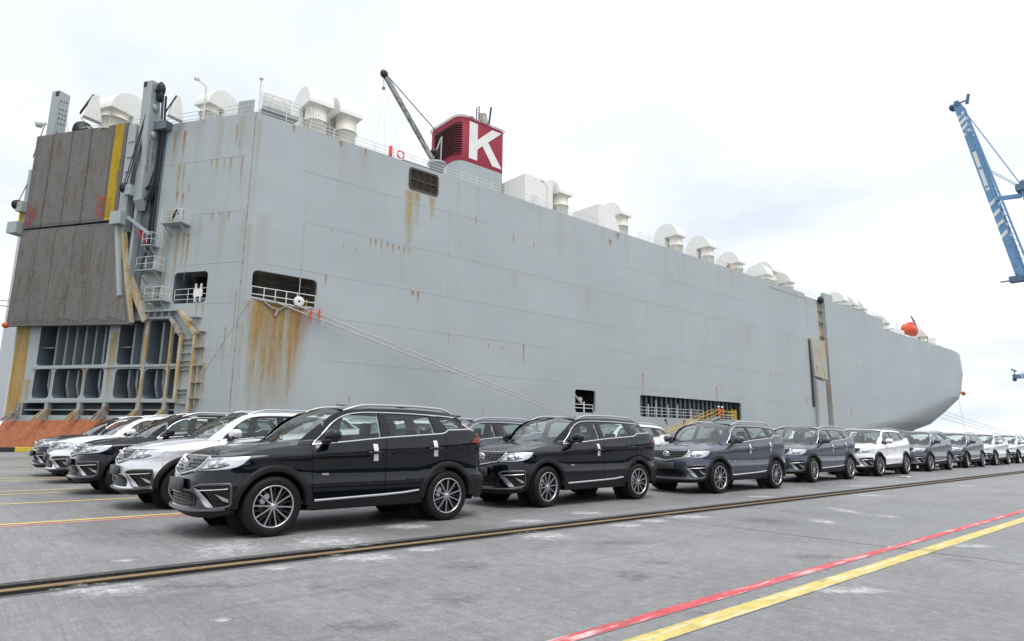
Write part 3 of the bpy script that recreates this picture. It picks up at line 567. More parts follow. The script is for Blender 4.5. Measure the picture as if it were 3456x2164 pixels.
# lower leaf narrows upwards, chevron treads
m = MB(); lowp = [(9.35, 9.55), (22.45, 9.85), (22.35, 18.3), (11.95, 18.25)]
m.prism(lowp, lambda a, b, d: Q(a, b, d), 0.55, RO-0.05); low = part(m, 'lower_ramp_leaf', M_RAMP, recalc=True)
m = MB(); cols = [(22.0, 19.4, -1), (19.3, 16.4, 1), (16.4, 14.9, -1), (14.9, 13.4, 1), (13.4, 11.6, -1)]
z = 9.8
def lim(u, z):
    ur = lerp(9.5, 12.05, (z-9.55)/8.7); return max(u, ur)
while z < 18.1:
    for u0, u1, sg in ((22.2, 20.3, 0.1), (20.25, 18.35, 0.1), (18.3, 16.2, 0.22), (16.2, 14.2, -0.22), (14.15, 12.6, 0.22), (12.6, 11.6, -0.3), (11.6, 9.6, -0.3)):
        a, b = lim(u0, z), lim(u1, z)
        if a-b < 0.05: continue
        za, zb = z, z+sg*(u0-u1)*0.8
        if max(za, zb) > 18.1 or min(za, zb) < 9.75+0.02*(u0-9): continue
        m.add([Q(a, za, RO-0.05), Q(b, zb, RO-0.05), Q(b, zb+0.09, RO+0.02), Q(a, za+0.09, RO+0.02), Q(a, za+0.10, RO-0.05), Q(b, zb+0.10, RO-0.05)], [(3, 2, 1, 0), (4, 5, 2, 3)])
    z += 0.165
tag(part(m, 'chevron_ribs', M_RIB, low), kind='stuff')
qbeam((11.75, 18.0, RO), (10.55, 11.9, RO), 0.34, 0.3, 'edge_girder', M_STRUCT, low); qbeam((11.5, 18.1, RO-0.3), (9.45, 9.7, RO-0.3), 0.25, 0.4, 'edge_girder', M_TAN, low)
# side girder, sheave boxes, bumpers beside the ramp
gd = qbox(11.15, 17.5, 12.0, 26.9, 0.2, RO-0.1, 'ramp_side_girder', M_STRUCT)
for z in (25.3, 23.9, 22.6): qbox(11.2, z, 11.8, z+0.08, RO-0.1, RO-0.02, 'girder_rib', M_STRUCT, gd)
qbox(11.0, 17.9, 12.1, 19.0, RO-0.1, RO+0.5, 'bumper_block', M_STRUCT, gd); qbox(22.3, 18.0, 23.4, 19.0, 0.3, RO+0.5, 'bumper_block', M_STRUCT, gd)
qbox(22.2, 19.0, 22.7, 24.0, 0.3, RO-0.1, 'far_side_girder', M_STRUCT, gd); qbox(22.6, 18.4, 22.75, 20.0, RO-0.1, RO+0.1, 'yellow_bumper', M_YELLOWP, gd)
for u, z in ((11.15, 21.0), (22.9, 20.6)):
    m = MB(); m.lathe([(0.0, -0.18), (0.42, -0.18), (0.45, -0.1), (0.36, 0.0), (0.45, 0.1), (0.42, 0.18), (0.0, 0.18)], axis='Y', seg=18); rz = Matrix.Translation(Q(u, z, RO+0.25)) @ Matrix.Rotation(math.atan2(NQ.y, NQ.x)+math.pi/2, 4, 'Z') @ Matrix.Rotation(R(90), 4, 'Z')
    m.v = [tuple(rz @ Vector(v)) for v in m.v]; part(m, 'wire_sheave', M_BLACKP, gd)
    qbox(u-0.75, z-0.65, u-0.1, z+0.25, RO-0.1, RO+0.45, 'sheave_block', M_STRUCT, gd)
# lifting posts: the near one ends in a lever arm that carries the load marks
m = MB(); m.prism([(1.3, 30.5), (0.46, 30.6), (0.10, 27.1), (0.06, 25.7), (0.06, 23.3), (0.5, 21.4), (0.8, 21.0), (1.02, 22.9), (1.2, 25.2)], lambda a, b, d: Q(d, b, a), 9.6, 10.52); post = part(m, 'lifting_post', M_STRUCT, recalc=True)
m = MB(); m.prism([(0.8, 21.05), (1.05, 22.9), (1.0, 20.0), (0.5, 19.2), (0.3, 20.8)], lambda a, b, d: Q(d, b, a), 9.65, 10.45); part(m, 'post_foot', M_STRUCT, post, recalc=True)
m = MB(); m.prism([(9.55, 20.0), (8.9, 21.4), (9.2, 19.9)], lambda a, b, d: Q(a, b, d), 0.0, 0.8); part(m, 'dark_gusset', M_BLACKP, post, recalc=True)
m = MB(); m.box((0, 0, 0), (1, 1, 1)); m.v = [tuple(Q(lerp(10.15, 10.5, v[0]), lerp(30.0, 30.45, v[2]), lerp(1.3, 1.32, v[1]))) for v in m.v]; part(m, 'cap_plate', M_BLACKP, post)
m = MB()
for z, r in ((29.9, 0.62), (29.3, 0.5)):
    q = MB(); q.lathe([(0, -0.3), (r*0.9, -0.3), (r, -0.2), (r*0.8, -0.05), (r, 0.1), (r*0.9, 0.3), (0, 0.3)], axis='X', seg=20); c = Q(9.25, z, 0.7); m.add([c+Vector((-v[1]*0.3+v[0]*0.55, v[1]*0.75+v[0]*0.8, v[2])) for v in q.v], q.f, True)
part(m, 'head_sheaves', M_BLACKP, post)
for off in (0.0, 0.16, 0.42, 0.58):
    m = MB(); m.tube([Q(9.62, 29.8, 1.1-off*0.4), Q(11.05-off*1.2, 21.2, 1.5-off*0.3)], 0.045, 6); part(m, 'hoist_wire', M_BLACKP, post)
for u, r in ((9.35, 0.05), (9.2, 0.05), (8.95, 0.09)):
    m = MB(); m.tube([Q(u, 29.4, 0.4), Q(u-0.05, 26, 0.25), Q(u+0.05, 21, 0.2), Q(u, 17.0, 0.2)], r, 8); part(m, 'black_hose', M_BLACKP, post)
m = MB(); m.tube([Q(8.95, 17.2, 0.3), Q(9.1, 15.6, 0.4), Q(9.2, 14.6, 0.6), Q(9.0, 14.0, 0.75), Q(8.6, 13.9, 0.8)], 0.10, 8); part(m, 'black_hose', M_BLACKP, post)
qbox(9.1, 27.15, 9.6, 27.3, 0.1, 0.5, 'post_shelf', M_STRUCT, post)
for z, d in ((28.2, 0.75), (25.8, 0.6)):
    m = MB(); m.lathe([(0, -0.05), (0.30, -0.05), (0.32, 0.0), (0.30, 0.05), (0, 0.05)], axis='X', seg=18); rz = Matrix.Translation(Q(9.5, z, d)) @ Matrix.Rotation(math.atan2(-EQ.y, -EQ.x), 4, 'Z'); m.v = [tuple(rz @ Vector(v)) for v in m.v]; part(m, 'guide_disc', M_STRUCT, post)
post2 = qbox(21.3, 26.9, 22.2, 31.85, -0.75, 0.27, 'perforated_post', M_STRUCT)
for i in range(3):
    for z in (31.0, 30.2, 29.75, 29.3, 28.8, 27.9, 27.4): qbox(21.294, z-0.07-0.05*i, 21.3, z+0.07-0.05*i, -0.60+0.28*i, -0.48+0.28*i, 'hole', M_BLACKP, post2)
qbox(21.32, 31.3, 21.75, 31.8, 0.27, 0.28, 'cap_plate', M_BLACKP, post2)
# dark panels painting the recess shade beside the post; beam flange with bolts
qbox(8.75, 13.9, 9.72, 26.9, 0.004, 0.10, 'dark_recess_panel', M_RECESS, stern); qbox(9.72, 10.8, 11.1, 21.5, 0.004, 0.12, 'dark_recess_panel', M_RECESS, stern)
qbox(10.35, 13.4, 10.62, 20.6, 0.12, 0.6, 'bolted_flange', M_STRUCT, stern)
# hydraulic arm and platforms
qbeam((10.9, 18.6, 0.9), (8.6, 17.0, 0.7), 0.22, 0.22, 'hydraulic_arm', M_STRUCT, stern); qbeam((9.7, 17.4, 0.75), (9.2, 16.4, 0.5), 0.2, 0.2, 'red_link', M_REDP, stern)
def railbox(fn, pts, zs, name, parent, r=0.03, posts=True, mat=None, hgt=None):
    m = MB()
    for z in zs: m.tube([fn(a, z, d) for a, d in pts], r, 6)
    if posts:
        for a, d in pts: m.tube([fn(a, min(zs)-0.35, d), fn(a, max(zs), d)], r, 6)
    return part(m, name, mat or M_RAILW, parent)
def platform(u0, u1, z, depth, name='platform'):
    o = qbox(u0, z-0.08, u1, z, 0.004, depth, name, M_STRUCT); um = (u0+u1)/2
    railbox(Q, [(u0+0.05, 0.1), (u0+0.05, depth-0.05), (um, depth-0.05), (u1-0.05, depth-0.05), (u1-0.05, 0.1)], (z+0.5, z+1.05), 'platform_railing', o, 0.02)
    for u in (u0+0.2, u1-0.2):
        m = MB(); m.beam(Q(u, z-0.1, depth-0.15), Q(u, z-0.9, 0.03), 0.08, 0.08); part(m, 'platform_bracket', M_STRUCT, o)
    return o
platform(5.3, 7.3, 17.75, 1.1); platform(7.35, 9.3, 13.95, 1.1); platform(6.45, 8.25, 11.45, 1.0); platform(8.2, 9.2, 16.1, 0.9)
m = MB()
for u in (7.05, 7.5): m.beam(Q(u+0.1, 19.3, 0.22), Q(u+0.35, 11.5, 0.22), 0.06, 0.06)
k = 0; z = 11.7
while z < 19.2: m.tube([Q(lerp(7.40, 7.15, (z-11.5)/7.8), z, 0.22), Q(lerp(7.85, 7.6, (z-11.5)/7.8), z, 0.22)], 0.025, 5); z += 0.32
part(m, 'wall_ladder', M_TAN, stern)
m = MB(); m.tube([Q(5.9, 18.3, 1.06), Q(6.1, 18.0, 1.1), Q(5.8, 18.75, 1.1), Q(5.6, 18.3, 1.1)], 0.05, 6); part(m, 'hanging_hose', M_BLACKP, stern)
# opening in the quarter: railing and white gate
railbox(Q, [(6.3, -0.15), (5.0, -0.15), (4.1, -0.15), (3.2, -0.15)], (11.6, 12.0, 12.45), 'opening_railing', stern, 0.025)
g = qbox(3.55, 11.75, 4.35, 12.35, -0.1, 0.0, 'white_gate_board', M_WHITE, stern)
for u in (3.68, 4.18): qbox(u-0.05, 11.3, u+0.05, 12.8, -0.1, 0.03, 'gate_post', M_RAILW, stern)
# mooring opening on the side
railbox(SD, [(16.0, -0.1), (17.0, -0.1), (17.9, -0.1), (18.8, -0.1), (19.7, -0.1), (21.25, -0.1)], (11.95, 12.55), 'opening_railing', hull, 0.04)
m = MB(); m.tube([SD(16.0, 11.6, -0.1), SD(17.2, 11.5, 0.1), SD(19.5, 11.35, 0.1), SD(21.0, 11.45, -0.05)], 0.13, 8); part(m, 'rope_bundle', M_RIB, hull)
m = MB(); m.tube([SD(17.0, 11.4, 0.1), SD(17.6, 11.0, 0.15), SD(18.2, 10.9, 0.15), SD(18.9, 11.4, 0.1)], 0.07, 6); m.tube([SD(18.1, 10.95, 0.12), SD(17.95, 10.4, 0.12)], 0.10, 8); part(m, 'rope_bundle', M_RIB, hull)
m = MB(); m.lathe([(0.10, -0.15), (0.42, -0.22), (0.45, -0.05), (0.30, 0.1), (0.15, 0.12), (0.12, 0.1)], axis='Y', seg=20); m.v = [tuple(SD(19.75, 11.8, 0.1)+Vector(v)) for v in m.v]; part(m, 'fairlead_roller', M_RAILW, hull)
m = MB(); m.box((20.3, 50.4, 11.43), (20.42, 50.6, 13.2)); m.box((20.0, 50.4, 13.1), (20.9, 50.9, 13.25)); part(m, 'mooring_winch_frame', M_BLACKP, mo)
m = MB(); m.box((16.4, 54, 11.5), (19.2, 55.5, 12.7)); part(m, 'mooring_winch', M_INGREY, mo)
m = MB(); m.box((20.55, 50.28, 11.4), (20.62, 50.34, 12.2)); part(m, 'yellow_mark', M_YELLOWP, hull)
# louvre
lf = MB(); n = len(H_LOUV); inn = rrect(29.85, 24.55, 32.86, 26.42, 0.22); lf.add([SD(a, b, 0.05) for a, b in H_LOUV]+[SD(a, b, 0.05) for a, b in inn]+[SD(a, b, -0.12) for a, b in inn], [(i, (i+1) % n, n+(i+1) % n, n+i) for i in range(n)]+[(n+i, n+(i+1) % n, 2*n+(i+1) % n, 2*n+i) for i in range(n)]); M_LOUV = rusty('brown louvre', (0.075, 0.06, 0.05), (0.10, 0.055, 0.03), 0.4, False); M_SLAT = simple('louvre slat', (0.17, 0.14, 0.12), 0.7, var=0.2, scale=3); lfo = part(lf, 'louvre_frame', M_LOUV, hull)
for i in range(14):
    z = 24.62+0.13*i; m = MB(); m.add([SD(29.8, z, 0.0), SD(32.9, z, 0.0), SD(32.9, z+0.10, -0.12), SD(29.8, z+0.10, -0.12)], [(0, 1, 2, 3)]); part(m, 'louvre_slat', M_SLAT, hull)
for x in (30.6, 31.35, 32.1): m = MB(); m.beam(SD(x, 24.5, 0.01), SD(x, 26.45, 0.01), 0.07, 0.04); part(m, 'louvre_mullion', M_LOUV, hull)
m = MB(); m.beam(SD(29.8, 25.45, 0.02), SD(32.9, 25.45, 0.02), 0.04, 0.09); part(m, 'louvre_mullion', M_LOUV, hull)
# low opening: stair and rails; long opening: frames, rails, pipes
m = MB(); m.beam(SD(52.6, 6.2, -0.6), SD(54.3, 4.9, -0.6), 0.3, 0.12); part(m, 'inner_stair', M_RAILW, lo_)
railbox(SD, [(52.6, -0.3), (54.25, -0.3), (55.8, -0.3)], (4.45, 4.85), 'opening_railing', lo_, 0.045); m = MB(); m.box((54.2, 50.25, 3.95), (54.32, 50.35, 5.2)); part(m, 'opening_post', M_RAILW, lo_)
m = MB(); m.ell((54.3, 51.0, 5.5), (0.4, 0.3, 0.3), 10, 6); part(m, 'lamp_cluster', M_RAILW, lo_)
for i in range(22):
    x = 64.9+1.08*i; m = MB(); m.box((x-0.06, 51.2, 3.78), (x+0.06, 52.35, 7.0)); m.box((x-0.2, 51.16, 3.78), (x+0.2, 51.2, 7.0)); part(m, 'web_frame', M_RECESS, lg)
railbox(SD, [(64.4+1.6*i, -0.35) for i in range(10)], (4.2, 4.6, 5.0), 'opening_railing', lg, 0.03); railbox(SD, [(82.5+1.5*i, -0.35) for i in range(4)], (4.2, 4.6, 5.0), 'opening_railing', lg, 0.03)
for x, h in ((66.8, 5.4), (68.4, 6.0), (71, 5.5), (73.2, 5.6), (76.4, 5.2)): m = MB(); m.tube([(x, 50.7, 3.8), (x, 50.7, h)], 0.08, 8); part(m, 'vent_pipe', M_RAILW, lg)
for x in (86.3, 87.2): m = MB(); m.box((x-0.1, 50.2, 3.9), (x+0.1, 50.4, 5.4)); part(m, 'yellow_bollard', M_YELLOWP, lg)
m = MB(); m.box((86.1, 49.9, 3.72), (87.6, 50.5, 3.9)); part(m, 'yellow_sill', M_YELLOWP, lg)
for x, sg in ((69.2, 1), (73.9, -1)):
    m = MB(); m.prism([(0, 0), (0.55, -0.15), (0.42, -0.32), (0.62, -0.9), (0.42, -0.98), (0.22, -0.42), (0.05, -0.5)] if sg > 0 else [(0, 0), (-0.55, -0.15), (-0.42, -0.32), (-0.62, -0.9), (-0.42, -0.98), (-0.22, -0.42), (-0.05, -0.5)], lambda a, b, d: SD(x+a, 3.62+b*0.8, d), 0.004, 0.010); part(m, 'arrow_mark', M_STENCIL, hull, recalc=True)
# side door group
M_DOORL = rusty('weathered door', (0.42, 0.42, 0.38), (0.42, 0.29, 0.12), 0.38)
pil = MB(); pil.box((119.25, 49.55, 3.0), (122.9, 50.2, 28.2)); po = part(pil, 'door_pillar', M_HULLQ)
m = MB(); m.prism([(112.5, 18.9), (118.3, 18.9), (118.1, 11.8), (113.0, 12.2)], lambda a, b, d: SD(a, b, d), 0.05, 0.5); part(m, 'side_door_leaf', M_DOORL, po, recalc=True)
m = MB(); m.prism([(113.3, 11.6), (117.3, 11.5), (117.1, 2.5), (113.4, 2.5)], lambda a, b, d: SD(a, b, d), 0.05, 0.4); part(m, 'side_door_leaf', M_HULLQ, po, recalc=True)
m = MB(); m.box((112.3, 49.85, 6.8), (112.9, 49.99, 18.6)); part(m, 'dark_gap', M_DARKIN, po)
for z in (22.5, 19.8, 24.6): m = MB(); m.box((117.0, 49.98, z), (119.2, 50.3, z+0.15)); part(m, 'slot_rib', M_RUSTY, po)
m = MB(); m.ell(SD(117.8, 26.6, 0.4), (0.9, 0.5, 0.7), 10, 6); part(m, 'door_winch', M_BLACKP, po)
for x, z, l in ((118.6, 18.6, 3.2), (116.0, 12.0, 1.0), (119.0, 11.0, 7.5), (113.6, 11.3, 7.0), (118.0, 18.7, 2.0), (114, 14, 1.4)): streak(SD, x, z, 0.7, l, M_STREAK, hull, 0.52)
# ---- stencilled text on the stern
def text(body, fn, u, z, size, d, mat, parent, name='stencil_text', vert=False, width=None):
    cu = bpy.data.curves.new('t', 'FONT'); cu.body = body; cu.size = size; tmp = bpy.data.objects.new('t', cu); COL.objects.link(tmp)
    me = bpy.data.meshes.new_from_object(tmp); mb = MB()
    vs = []
    for v in me.vertices:
        x, y = v.co.x, v.co.y
        if fn is Q: vs.append(fn(u-x, z+y, d) if not vert else fn(u-y, z-x, d))
        else: vs.append(fn(u+x, z+y, d))
    mb.add(vs, [tuple(p.vertices) for p in me.polygons]); COL.objects.unlink(tmp); bpy.data.objects.remove(tmp); bpy.data.meshes.remove(me)
    return part(mb, name, mat, parent)
for i, s_ in enumerate(('C.H.:5.0M', 'C.H.:3.3M', 'C.H.:2.9M')): text(s_, Q, 9.3, 12.42-0.36*i, 0.40, 0.012, M_STENCIL, stern)
text('MT/2W', Q, 8.75, 11.0, 0.42, 0.012, M_STENCIL, stern)
QT = lambda a, b, d: Q(9.592, b, a)
def side_text(body, d0, z0, size):
    cu = bpy.data.curves.new('t', 'FONT'); cu.body = body; cu.size = size; tmp = bpy.data.objects.new('t', cu); COL.objects.link(tmp); me = bpy.data.meshes.new_from_object(tmp); mb = MB()
    mb.add([Q(9.594, z0-v.co.x, d0-v.co.y) for v in me.vertices], [tuple(p.vertices) for p in me.polygons]); COL.objects.unlink(tmp); bpy.data.objects.remove(tmp); bpy.data.meshes.remove(me); part(mb, 'stencil_text', M_STENCIL, post)
side_text('SWL 100MT', 0.52, 25.2, 0.34); side_text('AXLE LOAD 35MT/2W', 0.95, 25.4, 0.30)
for x in (24.1, 29.9):
    m = MB(); m.box((x-0.5, 49.99, 3.55), (x+0.5, 49.995, 3.62)); m.box((x-0.04, 49.99, 3.25), (x+0.04, 49.995, 3.55)); m.box((x-0.5, 49.99, 3.3), (x-0.2, 49.995, 3.45)); m.box((x+0.2, 49.99, 3.3), (x+0.5, 49.995, 3.45)); part(m, 'tug_mark', M_STENCIL, hull)
# ---- deck railings
def deck_rail(pts, step, name='deck_railing', h=1.05, r=0.028, z0=None):
    m = MB(); P = [Vector(p) for p in pts]
    for k in (0.38, 0.72, 1.05): m.tube([p+Vector((0, 0, k*h/1.05)) for p in P], r, 5, smooth=True)
    for a, b in zip(P[:-1], P[1:]):
        n = max(1, round((b-a).length/step))
        for i in range(n+1): p = a.lerp(b, i/n); m.tube([p, p+Vector((0, 0, h))], r*1.25, 5)
    return part(m, name, M_RAILW)
for x0, x1 in ((15.5, 22), (22, 34), (34, 46), (46, 58), (65, 80), (80, 96), (96, 112), (113, 118.5)): deck_rail([(x0+0.05, 50.25, 26.9), (x1-0.05, 50.25, 26.9)], 2.0)
deck_rail([tuple(Q(0.8, 26.9, -0.2)), tuple(Q(9.4, 26.9, -0.2))], 1.9); deck_rail([tuple(Q(12.0, 27.0, -0.2)), tuple(Q(19.5, 27.0, -0.2))], 1.9)
deck_rail([(123.5, 50.25, 27.0), (133, 50.25, 27.0)], 2.2); deck_rail([(140, 50.25, 27.0), (148.5, 50.25, 27.0)], 2.2)
# ---- ventilators: round duct, bent hood that drops inboard
def vent(x, y, top, rd=0.95, RR=2.05, wd=2.3, rot=0, deck=26.9, mat=M_WHITE):
    zc = top-RR; o = MB(); o.lathe([(rd, deck), (rd, (deck+zc)/2+0.1), (rd+0.09, (deck+zc)/2+0.12), (rd+0.09, (deck+zc)/2+0.26), (rd, (deck+zc)/2+0.28), (rd, zc-0.1), (rd+0.12, zc-0.08), (rd+0.12, zc+0.02)], seg=24)
    M4 = Matrix.Translation((x, y, 0)) @ Matrix.Rotation(rot, 4, 'Z')
    o.v = [tuple(M4 @ Vector(v)) for v in o.v]; duct = part(o, 'ventilator', M_CREAM)
    h = MB(); n = 18; off = RR-rd-0.15                       # profile in local y-z, outboard edge at y = -(rd+0.15)
    pr = [(off-RR*math.cos(math.pi*i/n), zc+RR*math.sin(math.pi*i/n)) for i in range(n+1)]
    pr += [(off+RR, deck+0.3), (off+RR-1.9, deck+0.3), (off+RR-1.9, zc)]
    h.prism(pr, lambda a, b, d: M4 @ Vector((d, a, b)), -wd/2, wd/2)
    ho = part(h, 'hood', mat, duct, recalc=True)
    l = MB(); l.tube([M4 @ Vector((rd*0.6, -rd*0.82, deck)), M4 @ Vector((rd*0.6, -rd*0.82, zc-0.2))], 0.04, 6); part(l, 'duct_pipe', M_RAILW, duct)
    fl_ = MB(); zf = (deck+zc)/2+0.19; fl_.tube([M4 @ Vector((rd*1.08*math.cos(t), rd*1.08*math.sin(t), zf)) for t in np.linspace(0, 2*math.pi, 25)[:-1]], 0.05, 6, closed=True); part(fl_, 'flange', M_RUSTY, duct)
    return duct
for x, y, tp in ((21.0, 52.1, 32.3), (23.9, 52.1, 32.3), (52.1, 52.0, 32.1), (63.5, 52.0, 32.2), (76.0, 52.0, 32.1), (84.2, 52.0, 32.1), (92.7, 52.0, 31.2), (101.8, 52.0, 30.8), (107.0, 53.5, 32.6), (110.5, 52.2, 31.0)): vent(x, y, tp)
for x, tp in ((133.6, 31.0), (138.6, 30.9), (143.4, 30.7)): vent(x, 52.2, tp, deck=27.0)
for x, tp in ((158, 29.4), (184, 29.2), (190.5, 28.4), (198, 28.2)): vent(x, 52.8 if x < 190 else 54.5, tp, RR=1.9, deck=24.4)
vent(7.0, 62.2, 30.7, 1.1, 2.0, 2.3, R(-62)); vent(12.9, 55.2, 30.35, 0.75, 1.75, 1.8, R(-62))
# spare deckhouses beside the ducts
def house(x0, x1, y0, y1, z1, name, slope=0):
    m = MB(); m.prism([(x0, 26.9), (x1, 26.9), (x1-slope, z1), (x0, z1)], lambda a, b, d: Vector((a, d, b)), y0, y1); return part(m, name, M_WHITE, recalc=True)
h1 = house(46.0, 50.5, 51.6, 57.0, 31.2, 'deckhouse'); m = MB(); m.box((47.0, 51.56, 26.9), (47.9, 51.60, 29.0)); part(m, 'house_door', M_RAILW, h1); m = MB(); m.lathe([(0.28, 31.2), (0.28, 31.7), (0.42, 31.72), (0.42, 31.9), (0, 31.95)], origin=(49.8, 53.5, 0), seg=14); part(m, 'house_vent', M_CREAM, h1)
h2 = house(58.0, 62.6, 51.0, 55.5, 30.4, 'deckhouse', 1.8)
# ---- funnel
RF = 1.25
def funnel_ring(z, grow=0.0):
    x0, x1, y0, y1, r = 38.9-grow, 45.7+grow, 55.0-grow, 61.5+grow, RF; out = []
    for cx, cy, t0 in ((x1-0.6, y0+0.6, 270), (x1-0.6, y1-0.6, 0), (x0+r, y1-r, 90), (x0+r, y0+r, 180)):
        rr = 0.6 if cx > 42 else r
        for i in range(9): t = R(t0+90*i/8); out.append(Vector((cx+rr*math.cos(t), cy+rr*math.sin(t), z)))
    return out
m = MB(); ra, rb = funnel_ring(26.9), funnel_ring(32.0); n = len(ra); m.grid([ra+[ra[0]], rb+[rb[0]]]); fun = part(m, 'funnel', M_HULLQ)
m = MB(); ra, rb, rc = funnel_ring(32.0, 0.006), funnel_ring(37.45, 0.006), funnel_ring(37.5, -0.1); m.grid([ra+[ra[0]], rb+[rb[0]], rc+[rc[0]]]); m.add(rc, [tuple(range(n))]); part(m, 'funnel_band', M_MAROON, fun)
m = MB(); rb = [v+Vector((0, 0, 0)) for v in funnel_ring(37.5, 0.12)]; m.tube(rb, 0.06, 6, closed=True); part(m, 'funnel_rim', M_RUSTY, fun)
def KP(a, b): return [(p, q) for p, q in zip(a, b)]
kz0, kz1, kx0, kx1 = 32.5, 37.05, 40.35, 45.15
def kk(x, z): return (lerp(kx0, kx1, x), lerp(kz0, kz1, z))
m = MB()
for poly in ([(0, 0), (0.25, 0), (0.25, 1), (0, 1)], [(0.25, 0.30), (0.40, 0.45), (1.0, 1.0), (0.70, 1.0), (0.25, 0.565)], [(0.40, 0.45), (0.72, 0.0), (1.02, 0.0), (0.575, 0.61)]):
    m.prism([kk(*p) for p in poly], lambda a, b, d: Vector((a, 55.0-0.02-d, b)), 0.0, 0.02)
part(m, 'letter_k', M_LETTER, fun, recalc=False)
M_SOOT = simple('louvre backing black', (0.012, 0.009, 0.010), 0.8); lv = MB()
for i in range(13):
    z = 33.0+0.29*i
    q = [Vector((38.9+RF-(RF+0.03)*math.cos(R(a)), 55+RF-(RF+0.03)*math.sin(R(a)), 0)) for a in np.linspace(0, 58, 9)]
    path = [Vector((38.87, 60.0, 0)), Vector((38.87, 58.5, 0))]+q
    m = MB(); m.grid([[Vector((p.x, p.y, z)) for p in path], [Vector((p.x-0.10, p.y-0.06, z-0.12)) for p in path]]); part(m, 'funnel_slat', M_MAROON, fun)
m = MB(); path = [Vector((38.88, 60.0, 0)), Vector((38.88, 58.5, 0))]+[Vector((38.9+RF-(RF+0.022)*math.cos(R(a)), 55+RF-(RF+0.022)*math.sin(R(a)), 0)) for a in np.linspace(0, 58, 9)]
m.grid([[Vector((p.x, p.y, 32.9)) for p in path], [Vector((p.x, p.y, 36.7)) for p in path]]); part(m, 'louvre_backing', M_SOOT, fun)  # plain black sheet behind the funnel slats
for x, y, h, r in ((44.2, 56.6, 39.6, 0.5), (45.2, 57.6, 38.9, 0.4), (43.0, 57.4, 39.2, 0.35)):
    m = MB(); m.lathe([(r, 37.4), (r, h), (r-0.08, h), (r-0.08, h-0.4)], origin=(x, y, 0), seg=16); m.v = [(v[0]-0.35*(v[2]-37.4), v[1], v[2]) for v in m.v]; part(m, 'exhaust_pipe', M_RUSTY, fun)
m = MB(); m.box((42.3, 55.8, 37.5), (42.38, 55.88, 40.0)); m.box((42.3, 56.3, 37.5), (42.38, 56.38, 40.0)); [m.box((42.3, 55.8, 37.8+0.35*i), (42.35, 56.35, 37.84+0.35*i)) for i in range(7)]; m.tube([(44.3, 56.4, 38.5), (44.6, 56.4, 40.9)], 0.12, 6); part(m, 'funnel_ladder', M_BLACKP, fun)
# ---- deck crane
m = MB(); m.lathe([(0.75, 26.9), (0.75, 29.3), (1.0, 29.35), (1.0, 29.6), (0.0, 29.6)], origin=(34.9, 53.3, 0), seg=18); dc = part(m, 'deck_crane', M_STRUCT)
m = MB(); m.beam((35.2, 53.0, 29.6), (35.5, 53.4, 32.9), 0.12, 0.12); m.beam((34.3, 53.2, 29.6), (35.5, 53.4, 32.9), 0.10, 0.10); m.beam((34.6, 53.9, 29.6), (35.5, 53.5, 32.9), 0.10, 0.10); part(m, 'crane_mast', M_STRUCT, dc)
M_JIB = rusty('weathered jib', (0.34, 0.34, 0.33), (0.05, 0.05, 0.05), 0.5, False)
m = MB(); m.beam((34.1, 53.0, 29.8), (28.2, 53.0, 36.9), 0.34, 0.42); part(m, 'crane_jib', M_JIB, dc); m = MB(); m.ell((28.05, 53.0, 37.05), (0.45, 0.3, 0.45), 10, 6); part(m, 'jib_head', M_BLACKP, dc)
m = MB(); m.tube([(35.5, 53.4, 32.8), (28.3, 53.0, 37.1)], 0.05, 6); part(m, 'luffing_wire', M_BLACKP, dc)
m = MB(); m.tube([(28.05, 53.0, 36.9), (28.05, 53.0, 35.6)], 0.03, 5); m.box((27.93, 52.9, 35.35), (28.17, 53.1, 35.6)); part(m, 'crane_hook', M_BLACKP, dc)
for q in (-1.0, 0.1, 2.2): m = MB(); m.tube([(28.0, 53, 36.5), (28.0+q, 52, 27.4)], 0.018, 4); part(m, 'tag_line', M_RAILW, dc)
m = MB(); m.ell((34.5, 53.2, 30.7), (0.45, 0.45, 0.4), 12, 8); part(m, 'crane_winch', M_BLACKP, dc)
# ---- stern winch stands and the corner box
def winch(c, s=1.0):
    b = Vector(c); m = MB(); m.prism([(-0.8, 0), (0.8, 0), (0.45, 1.6), (0.3, 2.3), (-0.2, 2.3), (-0.45, 1.5)], lambda a, q, d: b+Vector((a*0.9*s, d+a*0.35*s, q*s)), -0.35*s, 0.35*s); w = part(m, 'winch_stand', M_WHITE, recalc=True)
    for i in range(4): m = MB(); m.tube([b+Vector((-0.25*s+0.05, -0.35+0.2*i, 2.2*s)), b+Vector((-0.9*s, -0.5+0.2*i, 0.3))], 0.07, 6); part(m, 'wire_fall', M_BLACKP, w)
winch((5.2, 60.6, 26.9), 0.95); winch((10.4, 55.6, 26.9), 0.85); qbox(8.3, 26.3, 9.6, 27.0, 0.0, 0.7, 'winch_platform', M_RECESS)
m = MB(); m.tube([Q(17.5, 27, -1.0), Q(19.3, 29.3, -0.5)], 0.06, 6); m.tube([Q(17.0, 28.8, -2), Q(19.4, 27.6, -1)], 0.05, 6); part(m, 'stay_bar', M_STRUCT); m = MB(); m.lathe([(0, -0.3), (0.8, -0.3), (0.8, 0.3), (0, 0.3)], axis='Y', seg=16); m.v = [tuple(Q(19.0, 28.0, -0.6)+Vector(v)) for v in m.v]; part(m, 'wire_drum', M_BLACKP)
cb = MB(); cb.box((15.9, 50.9, 28.0), (19.0, 52.6, 28.2)); cbo = part(cb, 'corner_platform', M_STRUCT)
m = MB(); m.rbox((17.3, 51.7, 29.1), (2.2, 1.2, 1.5), 0.15, 2); part(m, 'rescue_pod', M_RAILW, cbo); deck_rail([(15.6, 50.5, 28.1), (19.2, 50.5, 28.1), (19.2, 52.6, 28.1)], 0.9)
